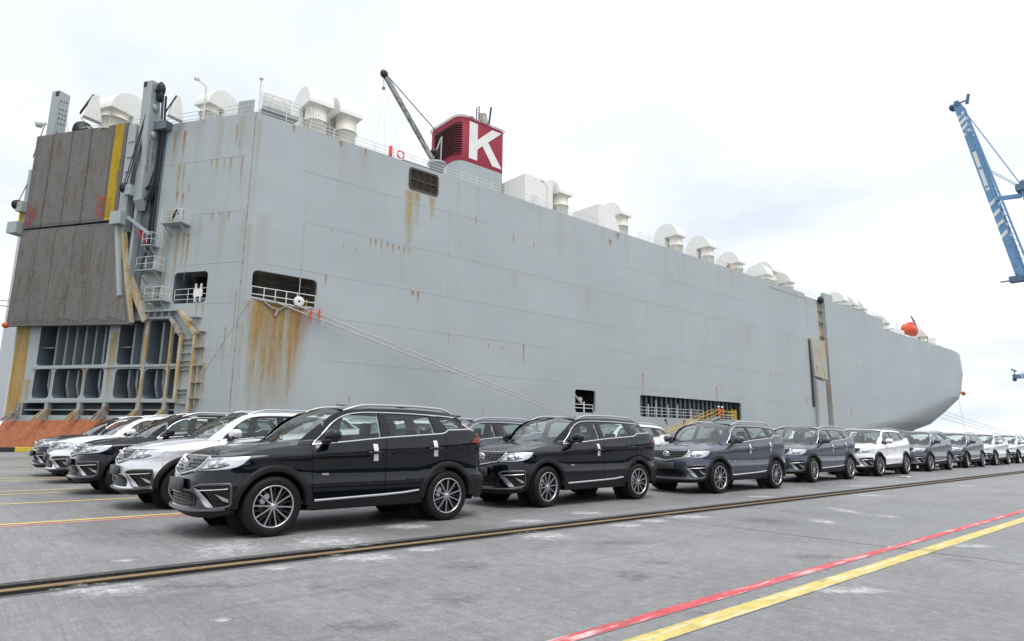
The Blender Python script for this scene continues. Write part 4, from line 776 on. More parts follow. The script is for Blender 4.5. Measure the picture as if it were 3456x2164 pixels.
for i in range(3): qbox(0.35, 27.0+0.42*i, 1.9, 27.36+0.42*i, -0.15, -0.1, 'windbreak_panel', M_STRUCT, cbo if False else None)
m = MB()
for i in range(5): m.tube([(19.9+0.25*i, 50.9+0.6*math.cos(t), 27.6+1.9*math.sin(t)) for t in np.linspace(0, math.pi, 12)], 0.025, 5)
for y in (50.35, 50.9, 51.5): m.tube([(19.9, y, 27.0+ (2.0 if y == 50.9 else 0.9)), (20.9, y, 27.0+(2.0 if y == 50.9 else 0.9))], 0.025, 5)
part(m, 'cage_ladder', M_RAILW)
m = MB(); m.tube([(15.35, 50.15, 26.9), (15.35, 50.15, 30.0)], 0.07, 8); m.ell((15.35, 50.15, 30.1), (0.18, 0.18, 0.14), 10, 6); part(m, 'corner_lamp_post', M_RAILW)
for bx, by in (((12.2, 54.2)), ((48.4, 50.4))):
    m = MB(); m.tube([(bx, by, 26.9), (bx, by, 29.9), (bx-0.7, by, 30.3)], 0.06, 6); m.lathe([(0.0, -0.08), (0.2, -0.1), (0.22, 0.05), (0.0, 0.1)], origin=(bx-0.8, by, 30.35), axis='Y', seg=12); part(m, 'deck_lamp', M_RAILW)
m = MB(); m.tube([Q(21.9, 27.0, -2), Q(23.2, 30.9, -2)], 0.05, 6); part(m, 'ensign_staff', M_RAILW)
m = MB(); m.tube([Q(22.3, 28.7, 0), Q(23.3, 28.95, 0.2)], 0.05, 6); m.lathe([(0, -0.2), (0.25, -0.2), (0.38, 0.15), (0.3, 0.2), (0, 0.2)], axis='Z', seg=14, origin=tuple(Q(23.3, 28.75, 0.2))); part(m, 'stern_flood_lamp', M_RAILW)
m = MB(); m.tube([Q(22.3, 24.5, 0.6), Q(22.95, 20.9, 1.2)], 0.05, 5); m.tube([Q(22.0, 28.6, 0.6), Q(22.6, 25.2, 0.8)], 0.05, 5); part(m, 'ramp_wire', M_STRUCT)
# bow fittings
m = MB(); m.box((201, 55, 24.4), (203, 57, 29.2)); m.box((200, 55.5, 24.4), (201, 60, 26.2)); part(m, 'bow_mast_house', M_WHITE); m = MB(); m.box((186, 52.0, 24.4), (196, 52.2, 26.0)); part(m, 'bow_bulwark_house', M_CREAM)
m = MB(); m.box((163, 52.5, 24.4), (170, 55, 27.2)); part(m, 'bow_deckhouse', M_WHITE)
m = MB(); m.beam((189, 54, 26.5), (181, 54, 32.5), 0.3, 0.3); m.tube([(190, 54, 29), (181, 54, 32.5)], 0.05, 5); m.box((188.6, 53.4, 24.4), (190.4, 54.6, 28.5)); part(m, 'bow_crane', simple('crane slate', (0.16, 0.2, 0.25), 0.6))
m = MB(); m.ell((212.4, 52.4, 14.4), (1.0, 0.5, 0.6), 12, 8); part(m, 'orange_fender_ball', M_ORANGE)
# ---- things aboard the ship: flag, lifebuoys, lifeboat
fl = MB(); rows = []; p0 = Q(23.1, 30.5, -2)
for i in range(7):
    rows.append([p0+EQ*(0.05+0.28*i*0.55)+Vector((0.05*math.sin(i*1.3+j), 0.05*math.cos(i+j), -0.35*j-0.22*i)) for j in range(5)])
fl.grid(rows); M_FLAGB = simple('flag blue', (0.02, 0.10, 0.45), 0.8); M_FLAGW = simple('flag white', (0.8, 0.8, 0.8), 0.8); fl.mi = [(2 if i >= 3 and j < 2 else (1 if i >= 3 else 0)) if False else (1 if j >= 2 and i >= 2 else (2 if j >= 2 else 0)) for i in range(6) for j in range(4)]
tag(fl.build('ensign_flag', [M_FLAGW, M_FLAGB, M_REDP]), 'small white red and blue flag hanging limp behind the perforated stern post', 'flag')
for x, lb in ((28.7, 'orange and white lifebuoy on deck railing beside the deck crane'), (87.0, 'orange lifebuoy on deck railing between white ventilators')):
    m = MB()
    for k in range(4):
        m.cur = 0; m.tube([(0.36*math.cos(t), 0, 0.36*math.sin(t)) for t in np.linspace(R(90*k+12), R(90*k+78), 8)], 0.085, 8); m.cur = 1; m.tube([(0.36*math.cos(t), 0, 0.36*math.sin(t)) for t in np.linspace(R(90*k-12), R(90*k+12), 4)], 0.088, 8)
    tag(m.build('lifebuoy', [M_ORANGE, M_WHITE], loc=(x, 50.08, 27.55)), lb, 'lifebuoy')
m = MB(); m.rbox((0, 0, 0), (0.32, 0.25, 1.1), 0.08, 2); tag(m.build('lifebuoy_light_box', M_ORANGE, loc=(27.6, 50.08, 27.55)), 'slim orange float light hung on the deck railing beside a lifebuoy', 'light float')
lbt = empty('lifeboat', (177, 53.5, 28.7)); tag(lbt, 'orange enclosed lifeboat hanging in its davits above the bow deck', 'lifeboat')
m = MB(); rows = []
for i in range(13):
    t = i/12*2-1; w = 1.5*(1-abs(t)**2.6)+0.03; rows.append([Vector((4.6*t, w*math.cos(a), -0.2+(1.5*(1-0.25*abs(t)**3))*(-math.sin(a)) if math.sin(a) > 0 else -0.2)) for a in np.linspace(0, math.pi, 11)])
m.grid(rows); m.build('boat_hull', M_ORANGE, lbt)
m = MB(); rows = []
for i in range(13):
    t = i/12*2-1; w = 1.42*(1-abs(t)**2.6)+0.03; rows.append([Vector((4.4*t, w*math.cos(a), -0.2+(1.35*(1-abs(t)**4))*math.sin(a)**0.8)) for a in np.linspace(0.001, math.pi-0.001, 11)])
m.grid(rows, flip=True); m.rbox((1.2, 0, 1.35), (1.6, 1.4, 0.8), 0.2, 2); m.build('boat_canopy', M_ORANGE, lbt)
m = MB(); m.beam((170.5, 54, 24.4), (171.5, 53.5, 26.2), 0.25); m.beam((174, 54, 24.4), (172.5, 53.5, 26.2), 0.25); m.beam((170, 55, 24.4), (170, 54, 29.5), 0.25); m.beam((176, 55, 24.4), (176, 54, 29.5), 0.25); part(m, 'davit', M_WHITE)
# ------------------------------------------------------------------ car: one SUV, copied for every parking place
# local axes: x = 0 at the front axle, nose towards -x, z up, centre line y = 0
def paint(name, col, metal=0.0, rough=0.35, flake=0.0, coat=1.0):
    t = NT(name); t.set(Base_Color=col, Metallic=metal, Roughness=rough, Coat_Weight=coat, Coat_Roughness=0.03); t.b.inputs['Specular IOR Level'].default_value = 0.05; t.b.inputs['Coat IOR'].default_value = 1.5
    if flake:
        v = t.noise(t.pos('Object'), 900, 1, 0.5); t.set(Base_Color=t.mix(t.ramp(v, [(0.35, 0), (0.65, 1)]), tuple(c*(1-flake) for c in col), tuple(c*(1+flake) for c in col)))
    return t.m
PAINT = {'black': paint('paint black', (0.0018, 0.0030, 0.0075), 0.0, 0.3, coat=1.0), 'grey': paint('paint slate grey', (0.088, 0.098, 0.134), 0.55, 0.36, 0.15),
         'silver': paint('paint silver', (0.76, 0.77, 0.81), 0.30, 0.36, 0.06), 'white': paint('paint white', (0.90, 0.90, 0.91), 0.0, 0.4)}
M_PLAST = simple('black plastic cladding', (0.012, 0.012, 0.014), 0.55, var=0.15, scale=30, spec=0.3)
M_GLOSSB = simple('gloss black trim', (0.006, 0.006, 0.007), 0.12)
M_CHROME = simple('chrome', (0.82, 0.82, 0.84), 0.12, 1.0)
M_SATIN = simple('satin silver', (0.62, 0.63, 0.65), 0.32, 0.9)
M_ALLOY = simple('machined alloy', (0.60, 0.60, 0.62), 0.28, 0.85)
M_DALLOY = simple('dark alloy', (0.03, 0.03, 0.033), 0.35, 0.3)
M_RUBBER = simple('tyre rubber', (0.011, 0.011, 0.012), 0.6, var=0.2, scale=20, spec=0.25)
M_SEAT = simple('seat cloth', (0.030, 0.028, 0.028), 0.65, var=0.2, scale=40)
M_DASH = simple('dashboard', (0.06, 0.06, 0.062), 0.6)
M_LINER = simple('headliner', (0.55, 0.53, 0.49), 0.9)
M_RED = simple('tail lamp red', (0.16, 0.004, 0.009), 0.12)
M_TAPE = simple('white tape', (0.80, 0.80, 0.80), 0.6)
M_BRAKE = simple('brake disc', (0.35, 0.34, 0.33), 0.35, 0.9)
M_PLATE = simple('blank plate', (0.055, 0.055, 0.06), 0.5)
M_LAMPH = simple('lamp housing', (0.74, 0.75, 0.78), 0.30, 0.55)
M_DSATIN = simple('dark satin trim', (0.20, 0.20, 0.21), 0.3, 0.8)
M_FRAME = simple('pod frame grey', (0.14, 0.14, 0.145), 0.35, 0.6)
def glass_mat(name, tint, gloss=1.0, ior=1.5):
    t = NT(name); tr = t.new('ShaderNodeBsdfTransparent'); tr.inputs[0].default_value = tuple(tint)+(1,)
    gl = t.new('ShaderNodeBsdfGlossy'); gl.inputs['Roughness'].default_value = 0.02; gl.inputs[0].default_value = (gloss, gloss, gloss, 1)
    ge = t.new('ShaderNodeNewGeometry'); dp = t.new('ShaderNodeVectorMath', operation='DOT_PRODUCT'); t.l.new(ge.outputs['Normal'], dp.inputs[0]); t.l.new(ge.outputs['Incoming'], dp.inputs[1])
    r0 = ((ior-1)/(ior+1))**2; k = t.math('POWER', t.math('SUBTRACT', 1.0, t.math('ABSOLUTE', dp.outputs['Value']), clamp=True), 5.0); fr = t.math('ADD', r0, t.math('MULTIPLY', k, 1-r0))   # Schlick, the same from both faces of the pane
    mx = t.new('ShaderNodeMixShader'); t.l.new(fr, mx.inputs[0]); t.l.new(tr.outputs[0], mx.inputs[1]); t.l.new(gl.outputs[0], mx.inputs[2])
    t.shader(mx.outputs[0]); return t.m
M_GLASS = glass_mat('tinted window glass', (0.76, 0.84, 0.82), 1.0, 1.65)
M_WSCR = glass_mat('windscreen glass', (0.86, 0.92, 0.90), 1.0, 2.2)
M_COVER = glass_mat('clear lamp cover', (0.93, 0.94, 0.95))

# reference plan outline (half), front centre to rear centre
_ctrl = [(-0.865,0),(-0.86,0.22),(-0.832,0.45),(-0.765,0.63),(-0.645,0.76),(-0.47,0.85),(-0.2,0.897),(0.2,0.91),(0.8,0.915),(1.6,0.915),(2.3,0.915),(2.8,0.91),(3.1,0.89),(3.3,0.84),(3.44,0.72),(3.52,0.5),(3.55,0.25),(3.555,0)]
def _cr(P, k=24):
    P = [np.array(p, float) for p in P]; P = [np.array((P[0][0]*2-P[0][0], -P[1][1]))+np.array((P[1][0]-P[0][0], 0))] + P + [np.array((P[-2][0], -P[-2][1]))]
    out = []
    for i in range(1, len(P)-2):
        for j in range(k):
            t = j/k; a, b, c, d = P[i-1], P[i], P[i+1], P[i+2]
            out.append(0.5*((2*b)+(-a+c)*t+(2*a-5*b+4*c-d)*t*t+(-a+3*b-3*c+d)*t**3))
    out.append(P[-2]); return np.array(out)
_C = _cr(_ctrl)
_S = np.concatenate([[0], np.cumsum(np.linalg.norm(np.diff(_C, axis=0), axis=1))])
_T = np.gradient(_C, _S, axis=0); _T /= np.linalg.norm(_T, axis=1)[:, None]
_N = np.stack([-_T[:, 1], _T[:, 0]], 1)
S_END = _S[-1]
def outl(s):
    return (np.interp(s, _S, _C[:, 0]), np.interp(s, _S, _C[:, 1]), np.interp(s, _S, _N[:, 0]), np.interp(s, _S, _N[:, 1]))
def sx(x): return float(np.interp(x, _C[:, 0], _S))
d_front = spl([(0.20,0.16),(0.28,0.05),(0.33,0.0),(0.38,0.02),(0.46,0.04),(0.56,0.01),(0.66,0.0),(0.74,0.015),(0.85,0.075),(0.93,0.115),(0.98,0.17),(1.02,0.24)])
d_side = spl([(0.22,0.09),(0.32,0.05),(0.40,0.035),(0.50,0.022),(0.60,0.004),(0.63,0.004),(0.68,0.022),(0.80,0.034),(0.93,0.030),(1.03,0.010),(1.06,0.012),(1.10,0.030),(1.20,0.062),(1.30,0.11),(1.42,0.175),(1.57,0.265),(1.65,0.33)])
d_rear = spl([(0.22,0.14),(0.30,0.05),(0.42,0.0),(0.58,0.0),(0.64,0.03),(0.70,0.10),(0.95,0.09),(1.05,0.085),(1.2,0.13),(1.3,0.19),(1.4,0.27)])
belt = spl([(0.3,1.095),(0.48,1.11),(0.86,1.14),(1.56,1.205),(2.52,1.27),(3.1,1.33)])
roof_e = spl([(0.4,1.55),(1.05,1.57),(1.4,1.605),(2.0,1.61),(2.6,1.592),(2.95,1.55),(3.2,1.5)])
z_top_x = spl([(-0.93,0.965),(-0.6,0.965),(-0.45,0.985),(-0.2,1.035),(0.0,1.07),(0.25,1.10),(0.5,1.115)])
def SURF(s, z, off=0.0):
    x, y, nx, ny = outl(s)
    wf = nx*nx if nx < 0 else 0.0; wr = nx*nx if nx > 0 else 0.0; ws = ny*ny
    b = belt(x)
    if z < 0.75: zp = z
    elif z < b: zp = 0.75+(z-0.75)*0.45/(b-0.75)
    else: zp = 1.2+(z-b)*0.37/(roof_e(x)-b)
    ds = d_side(zp)
    if x < 0.7:
        zt = z_top_x(x); k = 1-smooth01((x-0.35)/0.35)
        t = max(0.0, (z-(zt-0.16))/0.16)
        ds += 0.085*k*min(t, 1.3)**2.2
    d = wf*d_front(z)+ws*ds+wr*d_rear(z)
    # gentle swell over the wheel arches
    for ax in (0.0, WB):
        q = ((x-ax)/0.62)**2+((z-0.5)/0.5)**2
        if q < 1 and ws > 0.3: d -= 0.018*(1-q)**2*ws
    d -= off
    return Vector((x-nx*d, y-ny*d, z))
def SNORM(s, z):
    e = 2e-3; a = SURF(s+e, z)-SURF(s-e, z); b = SURF(s, z+e)-SURF(s, z-e)
    n = b.cross(a) if True else a.cross(b); n.normalize()
    if n.y < 0 and abs(n.y) > abs(n.x): n = -n
    x, y, nx, ny = outl(s)
    if n.x*nx+n.y*ny < 0: n = -n
    return n

def mesh_from(name, V, F, Nn, mat):
    me = bpy.data.meshes.new(name); me.from_pydata([tuple(v) for v in V], [], F); me.materials.append(mat)
    me.polygons.foreach_set('use_smooth', [True]*len(F)); me.update()
    me.normals_split_custom_set_from_vertices([tuple(n) for n in Nn]); return me
def sheet_mesh(name, poly, mat, side=1, step=0.05, off=0.0, rim=0.02, fn=None, nf=None, in_x=True):
    """poly in (x,z) (in_x) or (s,z), meshed on a grid and laid on the body surface; side=-1 mirrors to -y"""
    fn = fn or (lambda a, z: SURF(a, z, off)); nf = nf or SNORM
    P = [((sx(a) if in_x else a), z) for a, z in poly]
    ar = sum(P[i][0]*P[(i+1) % len(P)][1]-P[(i+1) % len(P)][0]*P[i][1] for i in range(len(P)))
    if ar < 0: P = P[::-1]
    bm = bmesh.new(); f = bm.faces.new([bm.verts.new((a, z, 0)) for a, z in P])
    f.normal_update(); bmesh.ops.triangulate(bm, faces=[f])
    for ax in (0, 1):
        lo = min(p[ax] for p in P); hi = max(p[ax] for p in P)
        k = math.ceil(lo/step+1e-6)
        while k*step < hi-1e-6:
            co = [0, 0, 0]; no = [0, 0, 0]; co[ax] = k*step; no[ax] = 1
            bmesh.ops.bisect_plane(bm, geom=bm.verts[:]+bm.edges[:]+bm.faces[:], plane_co=co, plane_no=no); k += 1
    bmesh.ops.remove_doubles(bm, verts=bm.verts, dist=1e-5)
    bm.verts.index_update()
    V = []; Nn = []; F = []
    for v in bm.verts:
        V.append(fn(v.co.x, v.co.y)); Nn.append(nf(v.co.x, v.co.y))
    for f in bm.faces: F.append([v.index for v in f.verts])
    if rim:
        for e in bm.edges:
            if len(e.link_faces) == 1:
                l = e.link_loops[0]; a, b = l.vert.index, l.link_loop_next.vert.index
                n = len(V); A, B = V[a], V[b]; da = Nn[a]*rim; db = Nn[b]*rim
                en = (B-A).cross(Nn[a]); en.normalize()
                V += [A, B, B-db, A-da]; Nn += [en]*4; F.append([n+1, n, n+3, n+2][::1])
    bm.free()
    F = [f[::-1] for f in F]
    if side < 0:
        V = [Vector((v.x, -v.y, v.z)) for v in V]; Nn = [Vector((n.x, -n.y, n.z)) for n in Nn]; F = [f[::-1] for f in F]
    return mesh_from(name, V, F, Nn, mat)
def sheet(name, poly, mat, parent, side=1, **kw):
    return link(bpy.data.objects.new(name, sheet_mesh(name, poly, mat, side, **kw)), parent)
def resample(path, step=0.05):
    out = [path[0]]
    for a, b in zip(path[:-1], path[1:]):
        n = max(1, int(math.hypot(b[0]-a[0], b[1]-a[1])/step))
        for i in range(1, n+1): out.append((lerp(a[0], b[0], i/n), lerp(a[1], b[1], i/n)))
    return out
def cr2(path, k=6):
    """smooth 2d path"""
    P = [path[0]]+list(path)+[path[-1]]; out = []
    for i in range(1, len(P)-2):
        for j in range(k):
            t = j/k; a, b, c, d = P[i-1], P[i], P[i+1], P[i+2]
            out.append(tuple(0.5*((2*b[q])+(-a[q]+c[q])*t+(2*a[q]-5*b[q]+4*c[q]-d[q])*t*t+(-a[q]+3*b[q]-3*c[q]+d[q])*t**3) for q in (0, 1)))
    out.append(path[-1]); return out
def strip(name, path, w, h, mat, parent, side=1, in_x=True, off=0.0, closed=False, mb=None):
    """raised bead of width w and height h that follows a path on the body surface"""
    P = [((sx(a) if in_x else a), z) for a, z in path]
    n = len(P); rows = []
    for i, (a, z) in enumerate(P):
        p = SURF(a, z, off); nn = SNORM(a, z)
        q0 = SURF(*P[(i-1) % n]) if (closed or i) else SURF(*P[i]); q1 = SURF(*P[(i+1) % n]) if (closed or i < n-1) else SURF(*P[i])
        t = (q1-q0).normalized(); b = nn.cross(t).normalized()
        ring = [p-b*w/2-nn*0.004, p-b*w*0.42+nn*h*0.8, p-b*w*0.15+nn*h, p+b*w*0.15+nn*h, p+b*w*0.42+nn*h*0.8, p+b*w/2-nn*0.004]
        if side < 0: ring = [Vector((v.x, -v.y, v.z)) for v in ring]
        rows.append(ring)
    if closed: rows.append(rows[0])
    m = mb or MB(); m.grid(rows, flip=(side > 0))
    if mb: return None
    return m.build(name, mat, parent)
def arc(cx, cz, r, a0, a1, n=14):
    return [(cx+r*math.cos(R(lerp(a0, a1, i/n))), cz+r*math.sin(R(lerp(a0, a1, i/n)))) for i in range(n+1)]
RW = 0.363; WB = 2.62; RA = 0.487

def make_wheel():
    w = empty('wheel')
    prof = [(0.246,-0.095),(0.258,-0.112),(0.30,-0.118),(0.335,-0.112),(0.352,-0.098),(0.361,-0.075),(0.363,-0.045),(0.355,-0.043),(0.355,-0.033),(0.363,-0.031),(0.363,-0.006),(0.355,-0.004),(0.355,0.004),(0.363,0.006),(0.363,0.031),(0.355,0.033),(0.355,0.043),(0.363,0.045),(0.361,0.075),(0.352,0.098),(0.335,0.112),(0.30,0.118),(0.258,0.112),(0.246,0.095)]
    m = MB(); m.lathe(prof, axis='Y', seg=40); m.build('tyre', M_RUBBER, w)
    m = MB(); m.lathe([(0.250,0.10),(0.236,0.085),(0.224,0.0),(0.228,-0.07),(0.238,-0.098),(0.246,-0.104)], axis='Y', seg=36)
    m.build('rim', M_DALLOY, w)
    m = MB(); m.lathe([(0.239,-0.096),(0.242,-0.112),(0.252,-0.115),(0.257,-0.108)], axis='Y', seg=40); m.build('rim_lip', M_ALLOY, w)
    m = MB(); m.lathe([(0.0,-0.03),(0.15,-0.03),(0.155,-0.02),(0.155,0.0)], axis='Y', seg=28); m.build('brake_disc', M_BRAKE, w)
    m = MB(); m.cbox((-0.13,-0.035,0.05), (0.07,0.06,0.13), Matrix.Rotation(R(20), 4, 'Y')); m.build('brake_caliper', M_SATIN, w)
    for k in range(10):
        mm = MB()
        for (w0, w1, y0, y1, mt) in ((0.0085, 0.0070, -0.096, -0.103, 0), (0.016, 0.014, -0.082, -0.090, 1)):
            mm.cur = mt; v = []; fs = []
            for r, ww, yo in ((0.03, w0, y0), (0.13, w0*0.72, y0-0.006), (0.242, w1, y1)):
                v += [(-ww, yo, r), (ww, yo, r), (ww*1.25, yo+0.035, r), (-ww*1.25, yo+0.035, r)]
            for i in (0, 1):
                b = i*4; fs += [(b, b+4, b+5, b+1), (b+1, b+5, b+6, b+2), (b+2, b+6, b+7, b+3), (b+3, b+7, b+4, b)]
            mm.add(v, fs)
        o = mm.build('spoke', [M_ALLOY, M_DALLOY], w); o.rotation_euler = (0, R(36*k), 0)
        mm = MB(); mm.add([(-0.012,-0.055,0.05),(0.012,-0.055,0.05),(0.012,-0.07,0.235),(-0.012,-0.07,0.235),(-0.014,-0.02,0.05),(0.014,-0.02,0.05),(0.014,-0.03,0.235),(-0.014,-0.03,0.235)], [(0,3,2,1),(0,4,7,3),(1,2,6,5)])
        o = mm.build('inner_spoke', M_DALLOY, w); o.rotation_euler = (0, R(36*k+18), 0)
    m = MB(); m.lathe([(0.0,-0.104),(0.024,-0.103),(0.031,-0.098),(0.033,-0.085),(0.062,-0.078),(0.066,-0.04)], axis='Y', seg=24)
    m.build('hub_cap', M_ALLOY, w)
    for k in range(5):
        m = MB(); a = R(72*k+54); m.lathe([(0.0,-0.088),(0.009,-0.087),(0.010,-0.07)], origin=(0.05*math.sin(a), 0, 0.05*math.cos(a)), axis='Y', seg=8); m.build('wheel_nut', M_DALLOY, w)
    return w

def cap_mesh(m, xs, edge, zc, p=2.2, nv=18, flip=False, ridge=None):
    rows = []
    for x in xs:
        ye, ze = edge(x); c = zc(x); row = []
        for i in range(-nv, nv+1):
            v = math.copysign(abs(i/nv)**0.9, i); zq = c+(ze-c)*abs(v)**p
            if ridge: zq += ridge(x, abs(v)*ye)
            row.append(Vector((x, v*ye, zq)))
        rows.append(row)
    m.grid(rows, flip=flip); return rows

def make_car():
    car = empty('parked_car'); PM = PAINT['black']
    s_arch = sx(-RA+0.005)
    # ---- inner dark shell: wheel wells, underbody, floor
    m = MB(); m.box((-0.64,-0.62,0.26), (3.30,0.62,0.36)); m.box((0.52,-0.80,0.27), (2.10,0.80,0.36)); m.box((-0.55,-0.55,0.36), (0.40,0.55,0.86)); m.box((2.9,-0.74,0.36),(3.3,0.74,0.9))
    m.build('underbody', M_PLAST, car)
    for ax in (0, WB):
        for sd in (-1, 1):
            m = MB(); rows = []
            for i in range(17):
                a = R(lerp(-8, 188, i/16)); rows.append([Vector((ax+(RA-0.02)*math.cos(a), sd*y, RW+(RA-0.02)*math.sin(a))) for y in (0.55, 0.70, 0.86)])
            m.grid(rows)
            m.lathe([(0.0, sd*0.56), (RA-0.02, sd*0.56)], origin=(ax, 0, RW), axis='Y', seg=20)
            m.build('wheel_well', M_PLAST, car)
    # ---- front end
    hl_tip = (-0.33, 0.945)
    bp = [(0.0,0.34),(0.0,0.79),(0.42,0.80),(sx(-0.70),0.815),(sx(-0.55),0.832),(sx(-0.46),0.855),(sx(-0.395),0.89),(sx(-0.385),0.80)]
    ar = arc(0, RW, RA, 141, 176, 6); bp += [(sx(x), z) for x, z in ar] + [(s_arch, 0.34)]
    def both(name, poly, mat, parent, **kw):
        """one piece across the centre line: both mirrored halves in one mesh"""
        a = sheet_mesh(name, poly, mat, 1, **kw); b = sheet_mesh(name+'_b', poly, mat, -1, **kw)
        ob = bpy.data.objects.new(name, a); bm = bmesh.new(); 
        va = [v.co.copy() for v in a.vertices]; vb = [v.co.copy() for v in b.vertices]
        na = [Vector(n.vector) for n in a.vertex_normals]; nb = [Vector(n.vector) for n in b.vertex_normals]
        la = {}; 
        for me, off, nn in ((a, 0, na), (b, len(va), nb)):
            for l in me.loops: nn[l.vertex_index] = Vector(me.corner_normals[l.index].vector)
        F = [list(p.vertices) for p in a.polygons]+[[i+len(va) for i in p.vertices] for p in b.polygons]
        me = mesh_from(name, va+vb, F, na+nb, mat); bpy.data.meshes.remove(a); bpy.data.meshes.remove(b); bm.free()
        ob = bpy.data.objects.new(name, me); return link(ob, parent)
    fb = both('front_bumper', bp, PM, car, in_x=False, step=0.04)
    both('lower_valance', [(0,0.225),(0,0.345),(s_arch,0.345),(s_arch,0.30),(0.75,0.25)], M_PLAST, fb, in_x=False, step=0.05, off=0.008)
    # silver lip under the nose
    m = MB()
    for sd in (-1, 1): strip('', resample([(0,0.325),(0.45,0.33),(0.82,0.345),(0.93,0.355)], 0.06), 0.030, 0.018, None, None, sd, False, 0.008, mb=m)
    m.build('skid_lip', M_FRAME, fb)
    # lower intake with bars
    li = both('lower_grille', [(0,0.365),(0,0.545),(0.34,0.545),(0.47,0.50),(0.52,0.375)], M_PLAST, fb, in_x=False, step=0.06, off=0.006, rim=0.02)
    for k in range(4):
        m = MB()
        for sd in (-1, 1): strip('', resample([(0,0.395+0.04*k),(0.44-0.015*k,0.395+0.04*k)], 0.08), 0.012, 0.02, None, None, sd, False, 0.006, mb=m)
        m.build('grille_bar', M_GLOSSB, li)
    pl = MB(); pl.rbox((-0.905,0,0.62), (0.05,0.50,0.15), 0.008, 1); pl.build('number_plate', M_PLATE, fb)
    m = MB(); m.cbox((-0.87,0,0.62), (0.05,0.30,0.10)); m.build('plate_bracket', M_PLAST, fb)
    # grille
    gp = [(0,0.735),(0,0.955),(0.44,0.957),(0.585,0.952),(0.50,0.86),(0.43,0.80),(0.22,0.765)]
    gr = both('grille', gp, M_GLOSSB, car, in_x=False, step=0.05, off=0.006, rim=0.03)
    for k in range(4):
        z = 0.79+0.042*k; w = 0.40+0.035*k
        for sd in (-1, 1):
            m = MB(); path = [(s_, z+0.007*math.cos(s_*2*math.pi/0.10)) for s_ in np.linspace(0.085, w, 36)]
            strip('', path, 0.011, 0.02, None, None, sd, False, 0.006, mb=m)
            m.build('grille_bar', M_DSATIN, gr)
    m = MB()
    for sd in (-1, 1): strip('', resample([(0,0.728),(0.22,0.757),(0.435,0.793),(0.515,0.86),(0.60,0.957)], 0.04), 0.024, 0.024, None, None, sd, False, 0.006, mb=m)
    m.build('chrome_surround', M_CHROME, gr)
    m = MB()
    for sd in (-1, 1): strip('', resample([(0,0.958),(0.60,0.958)], 0.06), 0.014, 0.018, None, None, sd, False, 0.006, mb=m)
    m.build('chrome_top_strip', M_CHROME, gr)
    # round crest: ring with a raised head-like shield inside
    em = MB(); ex = SURF(0, 0.865).x-0.035
    tilt = Matrix.Translation((ex, 0, 0.862)) @ Matrix.Rotation(R(-22), 4, 'Y')
    ring = MB(); ring.lathe([(0.066,0.012),(0.070,-0.008),(0.078,-0.016),(0.088,-0.012),(0.090,0.012)], axis='X', seg=32)
    ring.lathe([(0.0,-0.002),(0.067,0.0)], axis='X', seg=32)
    ring.prism([(-0.034,0.026),(-0.02,0.046),(0.0,0.036),(0.02,0.046),(0.034,0.026),(0.030,-0.008),(0.014,-0.038),(0.0,-0.052),(-0.014,-0.038),(-0.030,-0.008)], lambda a, b, d: Vector((d, a, b)), -0.014, 0.0)
    em.add([tilt @ Vector(v) for v in ring.v], ring.f, True); em.build('emblem', M_CHROME, gr)
    # headlights, fog pods, fenders, doors ...
    for sd in (-1, 1):
        hp = [(0.605,0.948),(0.53,0.86),(0.475,0.795),(sx(-0.70),0.805),(sx(-0.55),0.822),(sx(-0.46),0.845),(sx(-0.39),0.885),(sx(-0.33),0.945),(sx(-0.32),0.965),(sx(-0.45),0.965),(sx(-0.62),0.957)]
        hl = sheet('headlight', hp, M_LAMPH, car, sd, in_x=False, step=0.04, off=0.004, rim=0.04)
        for s_, z_, r_ in ((0.69,0.878,0.046),(0.83,0.893,0.044)):
            p = SURF(s_, z_, 0.004); n = SNORM(s_, z_); m = MB()
            fr = Matrix.Translation(Vector((p.x, p.y*sd, p.z))) @ Vector((n.x, n.y*sd, n.z)).to_track_quat('Z', 'Y').to_matrix().to_4x4()
            q = MB(); q.lathe([(r_*1.25,0.0),(r_*1.2,0.012),(r_,0.014)], seg=20); q.cur = 1; q.lathe([(r_,0.006),(r_*0.8,0.018),(r_*0.45,0.026),(0,0.029)], seg=20)
            m.v = [fr @ Vector(v) for v in q.v]; m.f = q.f; m.mi = q.mi; m.sm = q.sm
            m.build('projector_lens', [M_SATIN, M_CHROME], hl)
        strip('daytime_lamp', resample([(0.50,0.815),(0.60,0.93),(0.80,0.94)], 0.03), 0.016, 0.014, M_CHROME, hl, sd, False, 0.004)
        strip('lamp_divider', resample([(0.515,0.808),(0.66,0.818),(0.80,0.832),(0.93,0.87)], 0.03), 0.014, 0.012, M_GLOSSB, hl, sd, False, 0.004)
        hp2 = [(a, lerp(0.90, b, 0.985)) for a, b in hp]
        sheet('lamp_cover', hp2, M_COVER, hl, sd, in_x=False, step=0.05, off=0.036, rim=0.03)
        # fog pod
        fo = [(0.50,0.60),(0.62,0.635),(0.93,0.645),(0.975,0.62),(0.99,0.45),(0.955,0.385),(0.70,0.375)]
        fp = sheet('fog_lamp_pod', fo, M_GLOSSB, fb, sd, in_x=False, step=0.05, off=0.006, rim=0.02)
        strip('pod_frame', resample(cr2(fo+[fo[0]], 3), 0.04)[:-1], 0.028, 0.022, M_FRAME, fp, sd, False, 0.006, closed=True)
        sheet('silver_blade', [(0.515,0.598),(0.70,0.378),(0.80,0.380),(0.60,0.575)], M_SATIN, fp, sd, in_x=False, step=0.05, off=0.026, rim=0.03)
        strip('fog_lamp_bar', resample([(0.60,0.572),(0.95,0.592)], 0.05), 0.018, 0.03, M_CHROME, fp, sd, False, 0.008)
